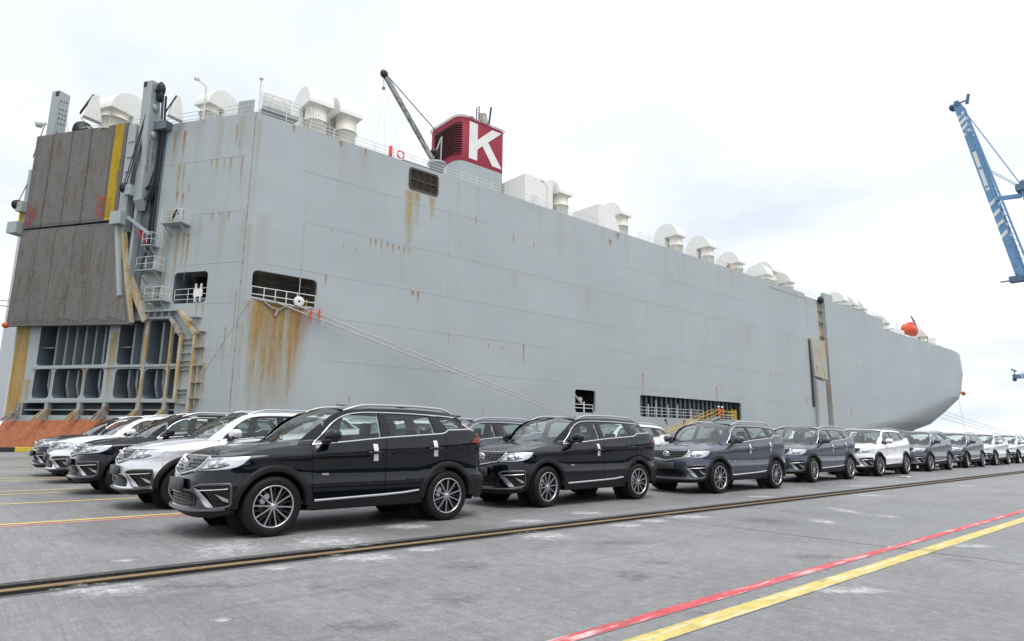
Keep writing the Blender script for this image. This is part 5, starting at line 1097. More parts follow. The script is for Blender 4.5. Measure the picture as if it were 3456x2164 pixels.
        sheet('silver_fin', [(0.80,0.535),(0.96,0.47),(0.965,0.43),(0.90,0.45)], M_SATIN, fp, sd, in_x=False, step=0.05, off=0.020, rim=0.02)
        # front fender
        fen = [(-0.383,0.80),(-0.393,0.878),(-0.325,0.95),(-0.335,0.967),(-0.45,0.967),(-0.57,0.9665)]
        fen += [(x, z_top_x(x)) for x in (-0.5,-0.45,-0.42,-0.3,-0.2,-0.1,0,0.1,0.2,0.3,0.4,0.455)]
        fen += [(0.462,1.0),(0.468,0.80),(0.478,0.60)] + arc(0, RW, RA, 8, 140, 16)
        sheet('front_fender', fen, PM, car, sd, step=0.04)
        # doors
        fd = [(0.494,0.405),(0.474,0.80),(0.464,1.105)] + [(x, belt(x)-0.004) for x in (0.7,0.95,1.2,1.45,1.545)] + [(1.545,0.8),(1.538,0.405)]
        door = sheet('front_door', fd, PM, car, sd, step=0.05)
        rd = [(1.546,0.405),(1.553,0.8),(1.553,belt(1.553)-0.004)] + [(x, belt(x)-0.004) for x in (1.8,2.1,2.35,2.56)] + [(2.585,1.1),(2.575,0.95)] + arc(WB, RW, RA, 97, 175, 12)
        rdoor = sheet('rear_door', rd, PM, car, sd, step=0.05)
        qp = [(2.583,0.955),(2.593,1.1),(2.568,belt(2.568)-0.003),(2.64,1.315),(2.75,1.325),(3.08,1.34),(3.17,1.31),(3.24,1.255),(3.10,1.185),(3.06,1.135),(3.37,1.125),(3.38,0.665),(3.30,0.655)] + arc(WB, RW, RA, 36, 95.5, 12)
        quarter = sheet('rear_quarter_panel', qp, PM, car, sd, step=0.05)
        sheet('tail_lamp', [(3.05,1.14),(3.10,1.192),(3.245,1.262),(3.33,1.235),(3.40,1.19),(3.41,1.13)], M_RED, car, sd, step=0.04, off=0.008, rim=0.04)
        strip('fuel_flap', [(2.88+0.085*math.cos(t)*(1), 1.02+0.085*math.sin(t)) for t in np.linspace(0, 2*math.pi, 22)[:-1]], 0.006, 0.0006, M_GLOSSB, quarter, sd, closed=True)
        # claddings
        for nm, ax, a0, a1 in (('front', 0, -1, 181), ('rear', WB, -1, 181)):
            rows = []
            for i in range(29):
                a = R(lerp(a0, a1, i/28)); row = []
                for r_, of in ((RA-0.075,-0.10),(RA-0.072,0.012),(RA-0.06,0.022),(RA-0.005,0.022),(RA+0.012,0.012),(RA+0.016,-0.012)):
                    x = ax+r_*math.cos(a); z = RW+r_*math.sin(a); p = SURF(sx(x), z, of); row.append(Vector((p.x, p.y*sd, p.z)))
                rows.append(row)
            m = MB(); m.grid(rows, flip=(sd < 0)); m.build('wheel_arch_trim', M_PLAST, car)
        sheet('sill_cladding', [(0.42,0.285),(0.47,0.40),(0.49,0.408),(2.13,0.408),(2.20,0.285)], M_PLAST, car, sd, step=0.08, off=0.010, rim=0.05)
        m = strip('sill_chrome', resample([(0.52,0.405),(1.53,0.432),(1.85,0.445),(2.10,0.468)], 0.06), 0.032, 0.020, M_CHROME, car, sd, off=0.004)
        # greenhouse: black pillars, panes, chrome
        top = [(0.50,1.118),(0.58,1.20),(0.73,1.36),(0.86,1.452),(1.01,1.515),(1.22,1.55),(1.5,1.560),(1.76,1.560),(2.05,1.557),(2.35,1.547),(2.6,1.537),(2.85,1.52)]
        tops = cr2(top, 4)
        def tz(x): return float(np.interp(x, [p[0] for p in tops], [p[1] for p in tops]))
        def seg(x0, x1, n, dz=0): return [(lerp(x0, x1, i/n), tz(lerp(x0, x1, i/n))+dz) for i in range(n+1)]
        fr_top = [(x, z) for x, z in tops if 0.64 < x < 1.49]
        fw_poly = [(0.645,belt(0.645)+0.012)] + [(x+0.012, z-0.022) for x, z in fr_top] + [(1.485,1.535),(1.475,belt(1.475)+0.012)]
        sheet('window_pane', fw_poly, M_GLASS, door, sd, step=0.07, off=-0.012, rim=0)
        rw_poly = [(1.625,belt(1.625)+0.012)] + [(x, z-0.022) for x, z in seg(1.615, 2.36, 8)] + [(2.37,1.47),(2.41,belt(2.41)+0.014)]
        sheet('window_pane', rw_poly, M_GLASS, rdoor, sd, step=0.07, off=-0.012, rim=0)
        qw = [(2.53,1.485),(2.61,1.375),(2.655,1.348),(2.90,1.362),(2.885,1.40),(2.79,1.50)]
        sheet('quarter_window', qw, M_GLASS, quarter, sd, step=0.07, off=0.002, rim=0)
        sheet('window_frame', [(0.50,1.118),(0.58,1.20),(0.645,1.272),(0.655,1.262),(0.655,belt(0.655)+0.006),(0.5,belt(0.5)+0.004)], M_GLOSSB, door, sd, step=0.06, off=-0.006)
        sheet('centre_pillar', [(1.485,belt(1.485)),(1.495,1.548),(1.61,1.552),(1.615,belt(1.615))], M_GLOSSB, door, sd, step=0.07, off=-0.006)
        sheet('rear_pillar', [(2.41,belt(2.41)),(2.365,1.535),(2.52,1.525),(2.55,1.475),(2.62,1.362),(2.655,1.345),(2.63,1.30),(2.56,belt(2.56))], M_GLOSSB, rdoor, sd, step=0.07, off=-0.006)
        sheet('rear_side_trim', [(2.53,1.485),(2.52,1.528),(2.85,1.512),(3.07,1.345),(2.66,1.328),(2.655,1.346),(2.90,1.360),(2.885,1.40),(2.79,1.50)], M_GLOSSB, quarter, sd, step=0.07, off=-0.003)
        sheet('pillar_trim', [(1.47,belt(1.48)+0.01),(1.48,1.55),(1.62,1.552),(1.63,belt(1.62)+0.01)], M_LINER, car, sd, step=0.1, off=-0.045, rim=0)
        sheet('pillar_trim', [(2.40,belt(2.4)+0.01),(2.355,1.535),(2.53,1.525),(2.65,1.346),(2.56,belt(2.56)+0.01)], M_LINER, car, sd, step=0.1, off=-0.045, rim=0)
        sheet('pillar_trim', [(2.80,1.52),(2.95,1.50),(3.25,1.30),(3.0,1.20),(2.66,1.20),(2.66,1.34),(2.90,1.36),(2.89,1.40)], M_LINER, car, sd, step=0.1, off=-0.05, rim=0)
        strip('window_chrome', resample(tops, 0.05), 0.020, 0.012, M_CHROME, car, sd, off=-0.004)
        strip('belt_chrome', resample([(0.485,1.112),(0.86,1.142),(1.56,1.208),(2.50,1.27),(2.57,1.283),(2.64,1.325),(3.04,1.343)], 0.05), 0.022, 0.012, M_CHROME, car, sd, off=0.0)
        # front pillar and cant rail, painted
        pil = [(0.30,1.108),(0.36,1.165),(0.56,1.345),(0.73,1.475),(0.88,1.548),(1.03,1.585)] + [(x, roof_e(x)+0.012) for x in (1.25,1.6,2.0,2.4,2.7,2.95)]
        pil += [(2.98,1.44),(2.87,1.526)] + [(x, z+0.008) for x, z in tops[::-1] if x < 2.84] + [(0.47,1.117)]
        sheet('front_pillar', pil, PM, car, sd, step=0.05)
        # handles with white tape
        for dr, hx, hz in ((door, 1.36, 1.005), (rdoor, 2.36, 1.055)):
            rows = []
            for t in np.linspace(-1, 1, 9):
                x = hx+0.115*t; p = SURF(sx(x), hz, 0.012+0.030*(1-t*t)**0.5 if abs(t) < 1 else 0.004); hh = 0.019*(1-0.45*t*t)
                rows.append([Vector((p.x, (p.y+dy)*sd, p.z+dz)) for dy, dz in ((-0.012,-hh),(0.010,-hh),(0.016,0),(0.010,hh),(-0.012,hh))])
            m = MB(); m.grid(rows, flip=(sd < 0)); m.build('door_handle', PM, dr)
            if sd < 0:
                rows = []
                for dz in (-0.115,-0.07,-0.03,-0.012,0.012,0.03,0.07,0.115):
                    of = 0.007; p = SURF(sx(hx+0.02), hz+dz, of); rows.append([Vector((p.x-0.036-0.10*dz, p.y*sd, p.z)), Vector((p.x+0.036-0.10*dz, p.y*sd, p.z))])
                m = MB(); m.grid(rows, flip=True); m.build('white_tape', M_TAPE, dr)
        # mirror
        mi = MB(); mi.ell((0.665,sd*1.015,1.235), (0.085,0.125,0.075), 18, 10, power=0.72, rot=Matrix.Rotation(R(-14*sd), 4, 'Z')); mo = mi.build('side_mirror', PM, car)
        mb_ = MB(); mb_.rbox((0.655,sd*0.985,1.168), (0.13,0.20,0.05), 0.02, 2); mb_.beam((0.62,sd*0.86,1.13), (0.66,sd*0.95,1.17), 0.10, 0.05); mb_.build('mirror_base', M_GLOSSB, mo)
        # roof rail
        rl = []
        for x in np.linspace(0.98, 2.86, 22):
            t = (x-0.98)/1.88; h = 0.052*min(1, math.sin(math.pi*min(t, 1-t)*3.2) if min(t, 1-t) < 0.156 else 1)
            p = SURF(sx(x), roof_e(x)+0.005, 0.0); rl.append((p.x, sd*(p.y-0.02), p.z+0.004+h))
        m = MB(); m.tube(rl, [0.010]+[0.018]*20+[0.010], 8); m.build('roof_rail', M_SATIN, car)
        # badge on the front door
        if sd < 0:
            m = MB(); 
            for i, (x0, x1) in enumerate(((0.585,0.605),(0.61,0.625),(0.63,0.65),(0.655,0.675),(0.68,0.70))):
                a = SURF(sx(x0), 0.745, 0.004); b = SURF(sx(x1), 0.72, 0.004); m.cur = 1 if i == 0 else 0
                m.box((a.x, -a.y-0.002, 0.72), (b.x, -a.y+0.01, 0.745))
            m.build('badge', [M_CHROME, M_RED], door)
    # ---- hood
    def hood_edge(x):
        s_ = sx(x) if x > -0.925 else 0.0
        # belt top edge: find s whose surface x matches
        lo, hi = 0.0, sx(0.6)
        for _ in range(30):
            mid = (lo+hi)/2; xx = outl(mid)[0]; p = SURF(mid, z_top_x(xx))
            if p.x < x: lo = mid
            else: hi = mid
        xx = outl(lo)[0]; p = SURF(lo, z_top_x(xx)); return p.y, p.z
    x_nose = SURF(0, 0.965).x
    xs = [x_nose+0.001+q for q in (0,0.003,0.008,0.016,0.03,0.05,0.08,0.12,0.17,0.23,0.30,0.38,0.46,0.55,0.64,0.74,0.84,0.94,1.02,1.10)]
    zc = spl([(x_nose,0.966),(x_nose+0.03,0.992),(x_nose+0.1,1.020),(x_nose+0.25,1.055),(x_nose+0.5,1.095),(x_nose+0.75,1.122),(0.35,1.148)])
    def ridge(x, y):
        c = lerp(0.36, 0.50, (x-x_nose)/1.1); k = smooth01((x-x_nose-0.05)/0.2)
        return k*0.014*math.exp(-((y-c)/0.07)**2)
    m = MB(); cap_mesh(m, xs, hood_edge, zc, 2.4, 22, flip=True, ridge=ridge)
    m.build('hood', PM, car)
    m = MB(); m.box((-0.64,-0.55,0.78),(-0.42,0.55,0.90)); m.build('nose_core', M_PLAST, car)
    # cowl
    m = MB(); rows = []
    for y in np.linspace(-0.70, 0.70, 13):
        rows.append([Vector((0.24+0.05*abs(y)**2, y, 1.132-0.05*y*y)), Vector((0.44+0.10*abs(y)**2, y, 1.10-0.03*y*y))])
    m.grid(rows); m.build('cowl', M_PLAST, car)
    # ---- windscreen between the painted pillars
    pe = cr2([(0.30,1.108),(0.36,1.165),(0.56,1.345),(0.73,1.475),(0.88,1.548),(1.03,1.585)], 4)
    cl = spl([(0,0.20),(0.5,0.62),(1,1.02)]); m = MB(); rows = []; n = len(pe)
    for i, (x, z) in enumerate(pe):
        b = i/(n-1); e = SURF(sx(x+0.03), z-0.012, -0.010); zcen = lerp(1.135, 1.622, b)+0.05*4*b*(1-b)*0.7; xcen = lerp(0.21, 0.985, b); row = []
        for j in range(-9, 10):
            a = j/9; row.append(Vector((xcen+(e.x-xcen)*abs(a)**2.2, e.y*a, zcen+(e.z-zcen)*abs(a)**2.6)))
        rows.append(row)
    m.grid(rows, flip=True); m.build('windscreen', M_WSCR, car)
    for y0 in (-0.30, 0.32):
        m = MB(); m.beam((0.27,y0,1.172), (0.33,y0+0.55,1.178), 0.022, 0.015); m.build('wiper', M_PLAST, car)
    m = MB(); m.rbox((0.93,0,1.53), (0.04,0.20,0.07), 0.015, 1); m.build('rear_view_mirror', M_GLOSSB, car)
    # ---- roof and rear glass
    def roof_edge(x):
        p = SURF(sx(x), roof_e(x)+0.010); return p.y, p.z
    rz_ = spl([(0.98,1.622),(1.2,1.645),(1.5,1.66),(2.0,1.662),(2.5,1.642),(2.8,1.612),(3.0,1.575)])
    m = MB(); cap_mesh(m, np.linspace(0.99, 2.98, 24), roof_edge, rz_, 2.6, 14, flip=True); m.build('roof', PM, car)
    m = MB(); 
    rows = []
    for x in np.linspace(1.05, 2.9, 10):
        ye, ze = roof_edge(x); rows.append([Vector((x, v*(ye-0.05), rz_(x)-0.05-0.05*v*v)) for v in np.linspace(-1, 1, 9)])
    m.grid(rows); m.build('headliner', M_LINER, car)
    m = MB(); rows = []
    for i in range(7):
        b = i/6; row = []
        for j in range(-7, 8):
            a = j/7; row.append(Vector((lerp(2.99, 3.36, b)-0.10*abs(a)**2.5, a*lerp(0.60, 0.72, b), lerp(1.565, 1.20, b)-0.02*abs(a)**2)))
        rows.append(row)
    m.grid(rows, flip=True); m.build('rear_window', M_GLASS, car)
    m = MB(); m.rbox((3.02,0,1.552), (0.16,1.10,0.03), 0.012, 1); m.build('roof_spoiler', PM, car)
    tg = both('tailgate', [(sx(3.37),0.66),(sx(3.385),1.125),(sx(3.40),1.13),(sx(3.33),1.235),(sx(3.40),1.25),(S_END,1.27),(S_END,0.66)], PM, car, in_x=False, step=0.06)
    both('rear_bumper', [(sx(3.105),0.40),(sx(3.08),0.53),(sx(3.02),0.63),(sx(3.30),0.655),(S_END,0.655),(S_END,0.26),(sx(3.2),0.30)], M_PLAST, car, in_x=False, step=0.06)
    for sd in (-1, 1): m = MB(); m.rbox((3.47,sd*0.5,0.36), (0.10,0.22,0.05), 0.02, 1); m.build('exhaust_trim', M_SATIN, car)
    # ---- interior
    m = MB(); m.box((0.30,-0.80,0.36), (3.2,0.80,0.40)); m.box((0.55,-0.84,0.40),(2.6,-0.80,1.05)); m.box((0.55,0.80,0.40),(2.6,0.84,1.05)); m.box((2.95,-0.78,0.4),(3.2,0.78,1.1)); m.build('cabin_lining', M_DASH, car)
    m = MB(); m.rbox((0.62,0,0.98), (0.50,1.56,0.26), 0.06, 2); m.rbox((0.75,0.38,1.10), (0.16,0.44,0.08), 0.03, 2); m.rbox((0.9,0,0.7),(0.5,0.2,0.35),0.03,1); m.build('dashboard', M_DASH, car)
    m = MB(); tl = Matrix.Translation((0.99,0.38,1.02)) @ Matrix.Rotation(R(-68), 4, 'Y'); m.tube([tl @ Vector((0.185*math.cos(t), 0.185*math.sin(t), 0)) for t in np.linspace(0, 2*math.pi, 25)[:-1]], 0.016, 6, closed=True)
    m.beam(tl @ Vector((0,-0.18,0)), tl @ Vector((0,0.18,0)), 0.05, 0.03); m.build('steering_wheel', M_DASH, car)
    for y in (-0.38, 0.38):
        st = MB(); st.rbox((1.42,y,0.62), (0.52,0.50,0.18), 0.06, 2); st.rbox((1.76,y,0.93), (0.15,0.48,0.62), 0.06, 3, Matrix.Rotation(R(14), 4, 'Y')); so = st.build('front_seat', M_SEAT, car)
        h = MB(); h.rbox((1.88,y,1.33), (0.10,0.26,0.19), 0.045, 3, Matrix.Rotation(R(8), 4, 'Y'))
        for q in (-0.06, 0.06): h.tube([(1.86,y+q,1.2),(1.87,y+q,1.28)], 0.007, 6)
        h.build('headrest', M_SEAT, so)
    st = MB(); st.rbox((2.35,0,0.66), (0.5,1.36,0.18), 0.06, 2); st.rbox((2.66,0,0.88), (0.16,1.38,0.52), 0.06, 3, Matrix.Rotation(R(16), 4, 'Y')); so = st.build('rear_seat', M_SEAT, car)
    for y in (-0.42, 0, 0.42):
        h = MB(); h.rbox((2.78,y,1.24), (0.10,0.27,0.17), 0.045, 3); h.build('headrest', M_SEAT, so)
    # ---- wheels
    wh = make_wheel(); n0 = 0
    for ax in (0, WB):
        for sd in (-1, 1):
            w = wh if n0 == 0 else copy_tree(wh); n0 += 1
            w.parent = car; w.location = (ax, sd*0.785, RW); w.rotation_euler = (0, R(random.choice((10, 33, 47))), 0 if sd < 0 else math.pi)
    return car

PAINTED = {'front_bumper','hood','front_fender','front_door','rear_door','rear_quarter_panel','front_pillar','roof','tailgate','roof_spoiler','door_handle','side_mirror'}
def recolour(o, mat):
    if o.name.split('.')[0] in PAINTED and o.type == 'MESH':
        o.material_slots[0].link = 'OBJECT'; o.material_slots[0].material = mat
    for c in o.children: recolour(c, mat)
# ------------------------------------------------------------------ mooring ropes and rat guards
M_ROPE = simple('rope', (0.50, 0.47, 0.41), 0.9, var=0.35, scale=9)
def rope(a, b, r, sag, lbl, mat=M_ROPE, n=14, group=None):
    a, b = Vector(a), Vector(b); m = MB(); m.tube([a.lerp(b, i/n)+Vector((0, 0, -sag*4*(i/n)*(1-i/n))) for i in range(n+1)], r, 6)
    return tag(m.build('mooring_rope', mat), lbl, 'rope', group)
rope((17.9, 49.7, 11.45), (59.3, 45.9, 0.55), 0.055, 0.15, 'lower pale mooring rope running from the stern opening down to the quay')
rope((19.4, 49.7, 11.5), (59.6, 45.9, 0.6), 0.055, 0.10, 'upper pale mooring rope running from the stern opening past the round roller')
for p, lb in (((20.65, 49.42, 10.75), 'orange round rat guard threaded on the lower mooring rope'), ((21.4, 49.45, 10.98), 'orange round rat guard threaded on the upper mooring rope')):
    m = MB(); q = MB(); q.lathe([(0.05, -0.03), (0.40, -0.02), (0.42, 0.0), (0.40, 0.02), (0.05, 0.03)], axis='X', seg=22); rz = Matrix.Rotation(R(-38), 4, 'Z'); m.add([rz @ Vector(v) for v in q.v], q.f)
    for k in (-0.09, 0.09): m.tube([(k, 0, -0.38), (k*1.2, 0, -0.85)], 0.025, 6)
    tag(m.build('rat_guard', M_ORANGE, loc=p), lb, 'rat guard')
rope((15.9, 49.9, 11.3), (11.2, 49.0, 2.0), 0.010, 0.0, 'thin dark line hanging slack at the stern corner of the hull', M_BLACKP)
for i, (x, z) in enumerate(((205, 9.5), (203.5, 8.6), (201.5, 7.6))): rope((x, 56, z), (286-6*i, 45.9, 0.6), 0.05, 0.6, 'pale bow rope slanting from under the bow to the far quay', group='bow mooring ropes')
rope((211.5, 53.5, 13.8), (197, 49.0, 0.0), 0.04, 0.0, 'single steep line hanging from the bow tip')
for dz, off in ((0, 0), (0.45, 0.3)): rope(tuple(Q(22.6, 11.6+dz, 0.8)), (-42, 80, 13.2+dz*1.3), 0.05, 0.3, 'pale stern rope leaving the ramp side towards open water', group='stern mooring ropes')
m = MB(); m.ell(Q(22.55, 9.95, 0.9), (0.28, 0.28, 0.26), 12, 8); tag(m.build('stern_fender', M_ORANGE), 'small orange fender hanging under the lower ramp leaf', 'fender')
for x in (59.4,): 
    m = MB(); m.lathe([(0.32, 0.0), (0.30, 0.08), (0.2, 0.15), (0.2, 0.42), (0.34, 0.48), (0.34, 0.58), (0.2, 0.64), (0, 0.65)], seg=18); tag(m.build('bollard', M_BLACKP, loc=(x, 46.45, 0)), 'black mushroom bollard at the quay edge holding the stern ropes', 'bollard')
# ------------------------------------------------------------------ gangway
gw = empty('gangway', (70, 47.2, 0)); tag(gw, 'grey gangway with yellow handrails slanting up to the long hull opening', 'gangway')
def gp(m, name, mat): m.v = [(v[0]-70, v[1]-47.2, v[2]) for v in m.v]; return m.build(name, mat, gw)
A, B = (61.9, 0.15), (77.1, 4.03)
m = MB(); m.beam((A[0], 47.2, A[1]), (B[0], 47.2, B[1]), 1.0, 0.16); gp(m, 'walkway', M_STRUCT)
for k in range(30):
    t = (k+0.5)/30; m = MB(); m.box((lerp(A[0], B[0], t)-0.04, 46.75, lerp(A[1], B[1], t)+0.08), (lerp(A[0], B[0], t)+0.04, 47.65, lerp(A[1], B[1], t)+0.115)); gp(m, 'tread', M_STEEL)
for y in (46.72, 47.68):
    for h in (0.55, 1.05): m = MB(); m.tube([(A[0], y, A[1]+h), (B[0], y, B[1]+h)], 0.03, 8); gp(m, 'handrail', M_YELLOWP)
    for k in range(6):
        t = k/5; m = MB(); m.tube([(lerp(A[0], B[0], t), y, lerp(A[1], B[1], t)), (lerp(A[0], B[0], t), y, lerp(A[1], B[1], t)+1.05)], 0.028, 6); gp(m, 'handrail_post', M_YELLOWP)
m = MB(); m.box((77.0, 46.7, 3.63), (81.3, 49.95, 3.75)); gp(m, 'landing', M_STRUCT)
for x in (77.15, 79.4, 81.2):
    m = MB(); m.tube([(x, 46.75, 3.75), (x, 46.75, 4.85)], 0.035, 6); gp(m, 'landing_post', M_YELLOWP)
for h in (0.55, 1.1): m = MB(); m.tube([(77.15, 46.75, 3.75+h), (81.2, 46.75, 3.75+h), (81.2, 48.3, 3.75+h)], 0.03, 6); gp(m, 'landing_rail', M_YELLOWP)
# ------------------------------------------------------------------ two crew members on the landing
M_OVER = simple('orange overalls', (0.62, 0.10, 0.035), 0.8, var=0.15, scale=6); M_SKIN = simple('skin', (0.42, 0.24, 0.16), 0.6); M_HELM = simple('white helmet', (0.82, 0.82, 0.80), 0.35); M_BOOTS = simple('boots', (0.03, 0.028, 0.025), 0.6)
def person(loc, rz, label, arms):
    J = {}; V = []; E = []; Rr = []
    def v(name, p, r, par=None):
        J[name] = len(V); V.append(p); Rr.append(r)
        if par: E.append((J[par], J[name]))
    v('pelvis', (0, 0, 0.95), 0.15); v('waist', (0, 0, 1.12), 0.135, 'pelvis'); v('chest', (0.02, 0, 1.32), 0.165, 'waist'); v('neckb', (0.02, 0, 1.48), 0.075, 'chest'); v('neck', (0.03, 0, 1.54), 0.058, 'neckb'); v('head', (0.05, 0, 1.64), 0.095, 'neck'); v('crown', (0.04, 0, 1.73), 0.085, 'head'); v('nose', (0.155, 0, 1.635), 0.014, 'head')
    for s, n in ((-1, 'r'), (1, 'l')):
        v('hip'+n, (0, 0.10*s, 0.90), 0.105, 'pelvis'); v('knee'+n, (0.03, 0.12*s, 0.50), 0.075, 'hip'+n); v('ank'+n, (-0.02, 0.13*s, 0.09), 0.055, 'knee'+n); v('toe'+n, (0.16, 0.15*s, 0.045), 0.045, 'ank'+n)
        e, w = arms[n]; v('sho'+n, (0.01, 0.20*s, 1.42), 0.075, 'chest'); v('elb'+n, e, 0.055, 'sho'+n); v('wri'+n, w, 0.038, 'elb'+n)
        d = (Vector(w)-Vector(e)).normalized(); q = Vector((0, 0, 1)).cross(d).normalized() if abs(d.z) < 0.9 else Vector((0, 1, 0)); u = d.cross(q)
        pm = Vector(w)+d*0.07; v('palm'+n, tuple(pm), 0.034, 'wri'+n)
        for k, (o, ln) in enumerate(((-0.033, 0.07), (-0.011, 0.085), (0.011, 0.08), (0.033, 0.06))):
            b = pm+q*o+d*0.035; v('f%d%s' % (k, n), tuple(b), 0.010, 'palm'+n); v('g%d%s' % (k, n), tuple(b+d*ln*0.6-u*0.012), 0.009, 'f%d%s' % (k, n)); v('h%d%s' % (k, n), tuple(b+d*ln-u*0.035), 0.008, 'g%d%s' % (k, n))
        b = Vector(w)+d*0.045-q*0.045; v('t'+n, tuple(b), 0.011, 'palm'+n); v('u'+n, tuple(b+d*0.045-q*0.02), 0.009, 't'+n)
    me = bpy.data.meshes.new('person'); me.from_pydata(V, E, []); ob = bpy.data.objects.new('person', me); COL.objects.link(ob)
    sk = ob.modifiers.new('skin', 'SKIN'); ly = me.skin_vertices[0] if me.skin_vertices else None
    if ly is None:
        bm = bmesh.new(); bm.from_mesh(me); bm.verts.layers.skin.verify(); bm.to_mesh(me); bm.free(); ly = me.skin_vertices[0]
    for i, r in enumerate(Rr): ly.data[i].radius = (r, r); ly.data[i].use_root = (i == 0)
    sb = ob.modifiers.new('sub', 'SUBSURF'); sb.levels = 1; sb.render_levels = 1
    dg = bpy.context.evaluated_depsgraph_get(); nm = bpy.data.meshes.new_from_object(ob.evaluated_get(dg)); ob.modifiers.clear(); ob.data = nm
    nm.materials.clear()
    for mt in (M_OVER, M_SKIN, M_BOOTS): nm.materials.append(mt)
    hands = [Vector(arms[n][1]) for n in 'rl']
    for p in nm.polygons:
        c = p.center; p.use_smooth = True
        p.material_index = 1 if (c.z > 1.515 or any((c-h).length < 0.20 and (c-Vector(arms[n][0])).length > (h-Vector(arms[n][0])).length for h, n in zip(hands, 'rl'))) else (2 if c.z < 0.13 else 0)
    ob.location = loc; ob.rotation_euler = (0, 0, rz)
    m = MB(); m.lathe([(0.165, 1.655), (0.150, 1.67), (0.142, 1.72), (0.115, 1.79), (0.06, 1.83), (0.0, 1.84)], origin=(0.045, 0, 0), seg=20); m.rbox((0.19, 0, 1.668), (0.12, 0.2, 0.02), 0.008, 1); m.build('helmet', M_HELM, ob)
    for s in (-1, 1): m = MB(); m.ell((0.13, 0.036*s, 1.66), (0.012, 0.014, 0.010), 8, 6); m.build('eye', M_BOOTS, ob)
    for s in (-1, 1): m = MB(); m.ell((0.04, 0.098*s, 1.64), (0.025, 0.012, 0.034), 8, 6); m.build('ear', M_SKIN, ob)
    m = MB(); m.rbox((0.143, 0, 1.585), (0.012, 0.05, 0.012), 0.004, 1); m.build('mouth', simple('lips', (0.3, 0.12, 0.10), 0.6), ob)
    return tag(ob, label, 'person', 'crew on the gangway landing')
person((78.65, 47.9, 3.75), R(-25), 'person in orange overalls and white helmet standing upright on the landing', {'r': ((0.10, -0.28, 1.17), (0.30, -0.22, 1.12)), 'l': ((0.12, 0.27, 1.18), (0.33, 0.20, 1.10))})
person((79.75, 48.0, 3.75), R(5), 'person in orange overalls and white helmet reaching for the yellow rail', {'r': ((0.22, -0.27, 1.22), (0.46, -0.24, 1.18)), 'l': ((0.24, 0.25, 1.24), (0.48, 0.22, 1.20))})
